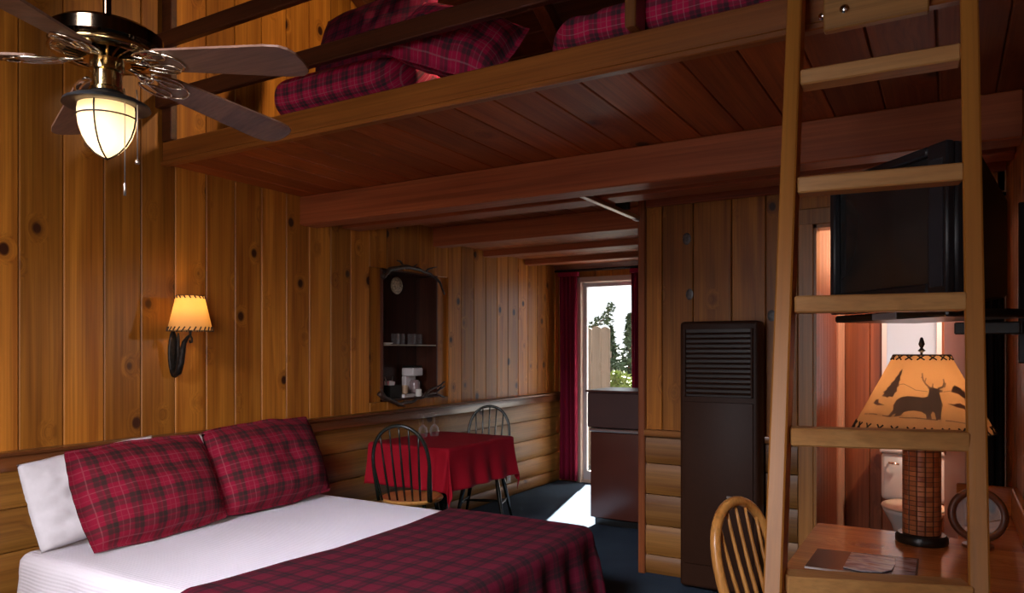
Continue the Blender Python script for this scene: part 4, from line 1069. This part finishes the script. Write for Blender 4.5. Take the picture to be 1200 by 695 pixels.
for z in (QZ0, QZ1-.03): m.b(QX0+.03, QX1-.03, 5.79, 5.84, z, z+.03)
w2 = struct('window_2', m, M['whitep'], 'white bathroom window above the toilet')
m = MB(); m.b(QX0+.03, QX1-.03, 5.815, 5.82, QZ0+.03, QZ1-.03); obj('pane', m, M['frost'], w2)
# door swung into the bathroom
d2 = bpy.data.objects.new('door_2', None); COL.objects.link(d2); d2['kind'] = 'structure'; d2['label'] = 'brown bathroom door standing open'
d2.matrix_basis = Matrix.Translation((BX1-.024, YP+.125, 0)) @ Matrix.Rotation(rad(98), 4, 'Z')
m = MB(); m.b(0, .70, -.018, .018, .01, 2.05, .003); obj('leaf', m, M['bathdoor'], d2)
for s_ in (-1, 1):
    m = MB(); m.lathe([(0,0),(.028,0),(.028,.006),(.010,.012),(.010,.030),(.024,.038),(.028,.052),(.018,.066),(0,.068)], (.63,s_*.019,.79), 20, Matrix.Rotation(rad(-90*s_),4,'X')); obj('door_knob', m, M['chrome'], d2, smooth=True)
# toilet
t_ = thing('toilet', 'white porcelain toilet glimpsed through the bathroom doorway', 'toilet', (-.19, 5.40, 0))
m = MB(); m.b(-.20, .20, .17, .36, .385, .70, .025, 3); obj('tank', m, M['white'], t_, autos=50)
m = MB(); m.b(-.21, .21, .16, .37, .701, .735, .010, 2); obj('tank_lid', m, M['white'], t_, autos=50)
m = MB(); m.lathe([(0,0),(.12,0),(.115,.05),(.095,.16),(.13,.28),(.175,.36),(.185,.385),(.15,.385),(.12,.33),(0,.25)], (0,-.04,0), 32, None, .98, 1.18); obj('bowl', m, M['white'], t_, smooth=True)
m = MB(); m.lathe([(.115,.387),(.185,.387),(.19,.395),(.185,.403),(0,.412)], (0,-.04,0), 32, None, .98, 1.18); obj('seat_lid', m, M['ivory'], t_, smooth=True)
m = MB(); m.tube([(-.15,.165,.64),(-.15,.145,.64),(-.09,.14,.635)], .008, 8); obj('flush_lever', m, M['chrome'], t_, smooth=True)

# ------------------------------------------------------------------ loft bedding
def cushion(w, d, h, ex=.35, seed=0., nn=40, wr=.012, gather=0., vert=False):
    m = MB(); n = nn
    L = m.bm.loops.layers.uv.verify()
    def sp(v, e): return math.copysign(abs(v)**e, v)
    def fn(a, b):
        th = 2*PI*a; ph = -PI/2+PI*b
        x = sp(math.cos(ph), ex)*sp(math.cos(th), ex)*w/2; y = sp(math.cos(ph), ex)*sp(math.sin(th), ex)*d/2; z = sp(math.sin(ph), .62)*h/2
        k = mnoise.noise(V((x*4+seed, y*4, z*5+seed)))*wr + mnoise.noise(V((x*11+seed, y*9, z*10)))*wr*.5
        if gather: k += gather*math.sin(x*48+2.2*math.sin(x*9+seed)+z*9)
        r = V((x/w, y/d, z/h*1.2)); 
        if r.length > 1e-6: r.normalize()
        p = V((x, y, z)) + r*k
        return p
    vs = {}
    nu, nv = nn*2, nn
    for j in range(nv+1):
        for i in range(nu): vs[i, j] = m.bm.verts.new(fn(i/nu, j/nv))
    for j in range(nv):
        for i in range(nu):
            q = [vs[i,j], vs[(i+1) % nu,j], vs[(i+1) % nu,j+1], vs[i,j+1]]
            f = m.face(q)
            if f:
                for lp in f.loops:
                    c = lp.vert.co; lp[L].uv = (c.x+(0 if abs(c.x) < w*.47 else 0), (c.y*1.0 - c.z))
    bmesh.ops.remove_doubles(m.bm, verts=m.bm.verts, dist=.0008)
    return m
LZ = DECK1+.001
def at(m, c, R=None):
    m.xf(Matrix.Translation(c) @ (R if R else Matrix.Identity(4))); return m
t_ = thing('loft_mattress', 'dark mattress lying on the left side of the loft floor', 'mattress', (-2.28, 3.46, LZ))
m = cushion(1.36, 1.90, .10, .12, 1., 24, .003); at(m, (-2.28, 3.47, LZ+.052)); obj('mattress_body', m, plain('dark_ticking', (.030,.035,.050), .9, nscale=14, namp=.7), t_, world=True, smooth=True)
m = cushion(.84, 1.80, .23, .26, 2., 46, .016); at(m, (-2.545, 3.42, LZ+.232))
tag(obj('comforter', m, M['plaidloft'], smooth=True), 'red plaid comforter rolled on the left loft mattress', 'comforter')
m = pillow(.56, .42, .21, .02, 21., 30, .014); at(m, (-1.86, 2.645, LZ+.33), Matrix.Rotation(rad(14),4,'Z') @ Matrix.Rotation(rad(20),4,'Y') @ Matrix.Rotation(rad(55),4,'X'))
tag(obj('pillow_sham', m, M['plaidloft'], smooth=True), 'red plaid pillow slumped at the loft edge, below the dark rail', 'pillow')
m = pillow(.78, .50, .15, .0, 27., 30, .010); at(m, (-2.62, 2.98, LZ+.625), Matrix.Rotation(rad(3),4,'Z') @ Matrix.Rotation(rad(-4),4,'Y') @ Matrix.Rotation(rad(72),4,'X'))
tag(obj('pillow_sham', m, plaid('plaid_purplish_pillow', (.24,.010,.050), (.03,.02,.035), (.25,.12,.16), .095, lines=.3), smooth=True), 'purplish plaid pillow propped upright behind the lower loft rail', 'pillow')  # purplish plaid, darker than the other loft bedding
t_ = thing('loft_mattress', 'mattress lying on the right side of the loft by the ladder', 'mattress', (-.88, 3.46, LZ))
m = cushion(.92, 1.88, .06, .12, 5., 24, .003); at(m, (-.88, 3.48, LZ+.032)); obj('mattress_body', m, plain('grey_ticking', (.06,.05,.06), .9, nscale=14, namp=.5), t_, world=True, smooth=True)
m = cushion(1.00, 1.93, .19, .30, 7., 60, .010, gather=.007); at(m, (-.89, 3.44, LZ+.172))
tag(obj('comforter', m, M['plaidloft'], smooth=True), 'red plaid comforter bunched along the right loft edge by the ladder', 'comforter')
# lamp hanging in the loft
t_ = thing('loft_spotlight', 'yellow shaded spotlight over the right loft bed, turned to the left wall', 'lamp', (-.62, 3.08, 3.50))
m = MB(); m.lathe([(.135,-.11),(.06,.05),(.055,.06)], seg=32); m.xf(Matrix.Rotation(rad(78), 4, 'Y')); obj('lamp_shade', m, M['loftshade'], t_, smooth=True)
m = MB(); m.tube([(.07,0,.008),(.10,0,.03),(.10,0,.10),(.10,0,roof(3.08)-3.505)], .006, 6); obj('stem', m, M['black'], t_)
m = MB(); m.lathe([(0,.02),(.022,.02),(.022,.075),(0,.08)], seg=14); m.xf(Matrix.Rotation(rad(78), 4, 'Y')); obj('socket', m, M['black'], t_)

# ------------------------------------------------------------------ outdoors
m = MB(); m.b(-14, 6, YB+.13, 30, -.16, -.06); struct('ground', m, M['ground'])
t_ = thing('garden_fence', 'weathered wooden fence of round-topped boards outside the patio door', 'fence', (-4.1, 8.5, -.06))
for k in range(7):
    x0 = -3.625-.122*(k+1); w = .117; h = 1.69+random.uniform(-.012,.014)
    pl = [(x0,-.06),(x0+w,-.06)] + [(x0+w/2+w/2*math.cos(PI*q/8), h-.035+.035*math.sin(PI*q/8)) for q in range(9)]
    m = MB(); m.prism(pl, .022, Matrix(((1,0,0,0),(0,0,1,8.5),(0,1,0,0),(0,0,0,1)))); obj('board', m, M['fence'], t_, world=True)
for z in (.4, 1.3):
    m = MB(); m.b(-4.48, -3.63, 8.523, 8.56, z, z+.08); obj('cross_rail', m, M['fence'], t_, world=True)
def foliage(m, c, r, h, n, cone=True, sz=.09):
    for k in range(n):
        z = random.random()**(1.3 if cone else 1.)
        rr = r*((1-z)**.8 if cone else math.sqrt(max(.02, 1-(2*z-1)**2)))*math.sqrt(random.random())
        a = random.uniform(0, 2*PI); p = V((c[0]+rr*math.cos(a), c[1]+rr*math.sin(a), c[2]+z*h))
        d = V((random.gauss(0,1), random.gauss(0,1), random.gauss(0,.6))).normalized(); e = d.cross(V((random.gauss(0,1),random.gauss(0,1),random.gauss(0,1)))).normalized()
        s_ = sz*random.uniform(.6,1.3)
        m.face([m.bm.verts.new(p-d*s_), m.bm.verts.new(p+e*s_*.35), m.bm.verts.new(p+d*s_), m.bm.verts.new(p-e*s_*.35)])
for (tx, ty, h, r, nm, lb, mt) in ((-5.62, 14.2, 1.95, .33, 'conifer', 'dark young conifer outside, nearest the right curtain', 'leaf'), (-6.55, 15.4, 1.75, .36, 'conifer', 'shorter dark conifer outside, just right of the fence', 'leaf'), (-5.22, 12.6, .95, .42, 'shrub', 'yellow green shrub low in front of the conifers outside', 'leafy')):
    t_ = thing(nm, lb, 'tree' if nm == 'conifer' else 'shrub', (tx, ty, -.06))
    m = MB(); foliage(m, (0,0,.1 if nm == 'shrub' else .25), r, h, 900 if nm == 'conifer' else 700, nm == 'conifer'); fo = obj('foliage', m, M[mt], t_, normals=False)
    m = MB(); m.lathe([(.05,0),(.012,h*.95),(0,h*.96)], seg=8); obj('trunk', m, M['bark'], t_)
m = MB(); random.seed(11)
foliage(m, (-8.2, 18.2, .0), 1.2, 1.6, 1200, False, .16); foliage(m, (-6.6, 18.5, .0), 1.0, 1.5, 900, False, .16); tag(obj('hedge', m, M['leaf'], normals=False), 'dark hedge across the garden behind the conifers', 'hedge', kind='stuff')
t_ = thing('pine_tree', 'bare-stemmed pine whose branch reaches over the fence outside', 'tree', (-6.3, 12., -.06))
m = MB(); m.tube([(0,0,0),(.05,0,1.2),(.1,0,2.05)], [.07,.06,.03], 8); obj('trunk', m, M['bark'], t_)
m = MB()
bz = [(.08,-.0,1.72),(.5,-.05,1.74),(.85,-.1,1.86),(1.15,-.1,2.02),(1.24,-.1,2.18)]
m.tube(bz, [.03,.024,.018,.012,.006], 6); m.tube([(.85,-.1,1.86),(1.0,-.1,1.90),(1.2,-.12,1.96)], [.012,.009,.005], 6); obj('branch', m, M['bark'], t_)
m = MB()
for p in bz[1:] + [(1.2,-.12,1.96),(.7,-.08,1.80),(1.0,-.1,1.94)]: foliage(m, (p[0], p[1], p[2]-.06), .10, .16, 55, False, .05)
foliage(m, (0,0,1.4), .35, .9, 260, True, .07); obj('needles', m, M['leaf'], t_, normals=False)

# ------------------------------------------------------------------ lights
def light(name, kind, loc, energy, color=(1,1,1), rot=None, **kw):
    L = bpy.data.lights.new(name, kind); L.energy = energy; L.color = color
    for k, v in kw.items(): setattr(L, k, v)
    o = bpy.data.objects.new(name, L); COL.objects.link(o); o.location = loc
    if rot: o.rotation_euler = rot
    return o
WARM = (1., .62, .28)
light('fan_bulb', 'POINT', FC+V((0,0,-.175)), .85, (1.,.70,.36), shadow_soft_size=.018)
light('sconce_bulb', 'POINT', (XL+.15, SY, SZ+.12), .95, (1.,.58,.20), shadow_soft_size=.02)
light('desk_bulb', 'POINT', LP+V((0,0,.50)), 5, (1.,.66,.36), shadow_soft_size=.03)
lb = light('loft_bulb', 'SPOT', (-.665, 3.08, 3.495), 170, (1.,.72,.40), shadow_soft_size=.04, spot_size=rad(54), spot_blend=.6)
lb.rotation_euler = (V((-3.6, 3.25, 2.85))-lb.location).to_track_quat('-Z', 'Y').to_euler()
light('bath_bulb', 'POINT', (.45, 5.1, 2.2), 110, (1.,.82,.66), shadow_soft_size=.08)
light('front_fill', 'AREA', ((WX0+WX1)/2, YF+.05, (WZ0+WZ1)/2), 22, (1.,.92,.93), rot=(rad(90),0,0), shape='RECTANGLE', size=WX1-WX0-.1, size_y=WZ1-WZ0-.1)  # soft fill added behind the camera
gd = light('gable_fill', 'AREA', ((WX0+WX1)/2, YF+.06, (GZ0+GZ1)/2), 33, (.97,.93,1.), shape='RECTANGLE', size=WX1-WX0-.1, size_y=GZ1-GZ0-.1, spread=rad(45))  # added fill, aimed down to brighten the bed
gd.rotation_euler = (V((-2.1, 2.3, .4))-gd.location).to_track_quat('-Z', 'Y').to_euler()
sd = light('side_fill', 'AREA', (XR-.03, (RY0+RY1)/2, (RZ0+RZ1)/2), 22, (1.,.90,.82), shape='RECTANGLE', size=RY1-RY0-.15, size_y=RZ1-RZ0-.15, spread=rad(80))  # added fill, brightens the lower left wall
sd.rotation_euler = (V((-3.6, 1.5, .35))-sd.location).to_track_quat('-Z', 'Y').to_euler()
SD = V((.29,-1.14, -.98)).normalized()
sun = light('sun', 'SUN', (-4, 12, 8), 130., (1.,.95,.88), angle=rad(.6))
sun.rotation_euler = SD.to_track_quat('-Z', 'Y').to_euler()
w = bpy.data.worlds.new('sky'); SC.world = w; w.use_nodes = True
bg = w.node_tree.nodes['Background']; bg.inputs[0].default_value = (.93,.96,1.,1); bg.inputs[1].default_value = 1.5

# ------------------------------------------------------------------ camera
cam = bpy.data.cameras.new('camera'); co = bpy.data.objects.new('camera', cam); COL.objects.link(co)
co.location = (0,0,1.4); co.rotation_euler = (rad(90), 0, rad(30.7))
cam.sensor_width = 36; cam.lens = 860/1200*36; cam.shift_y = (410-347.5)/1200; cam.clip_start = .02
SC.camera = co
vs = SC.view_settings; vs.view_transform = 'Standard'; vs.look = 'None'; vs.exposure = 0.; vs.gamma = 1.; vs.use_curve_mapping = False
SC.cycles.max_bounces = 8; SC.cycles.transparent_max_bounces = 12; SC.cycles.sample_clamp_indirect = 4.; SC.cycles.use_denoising = True
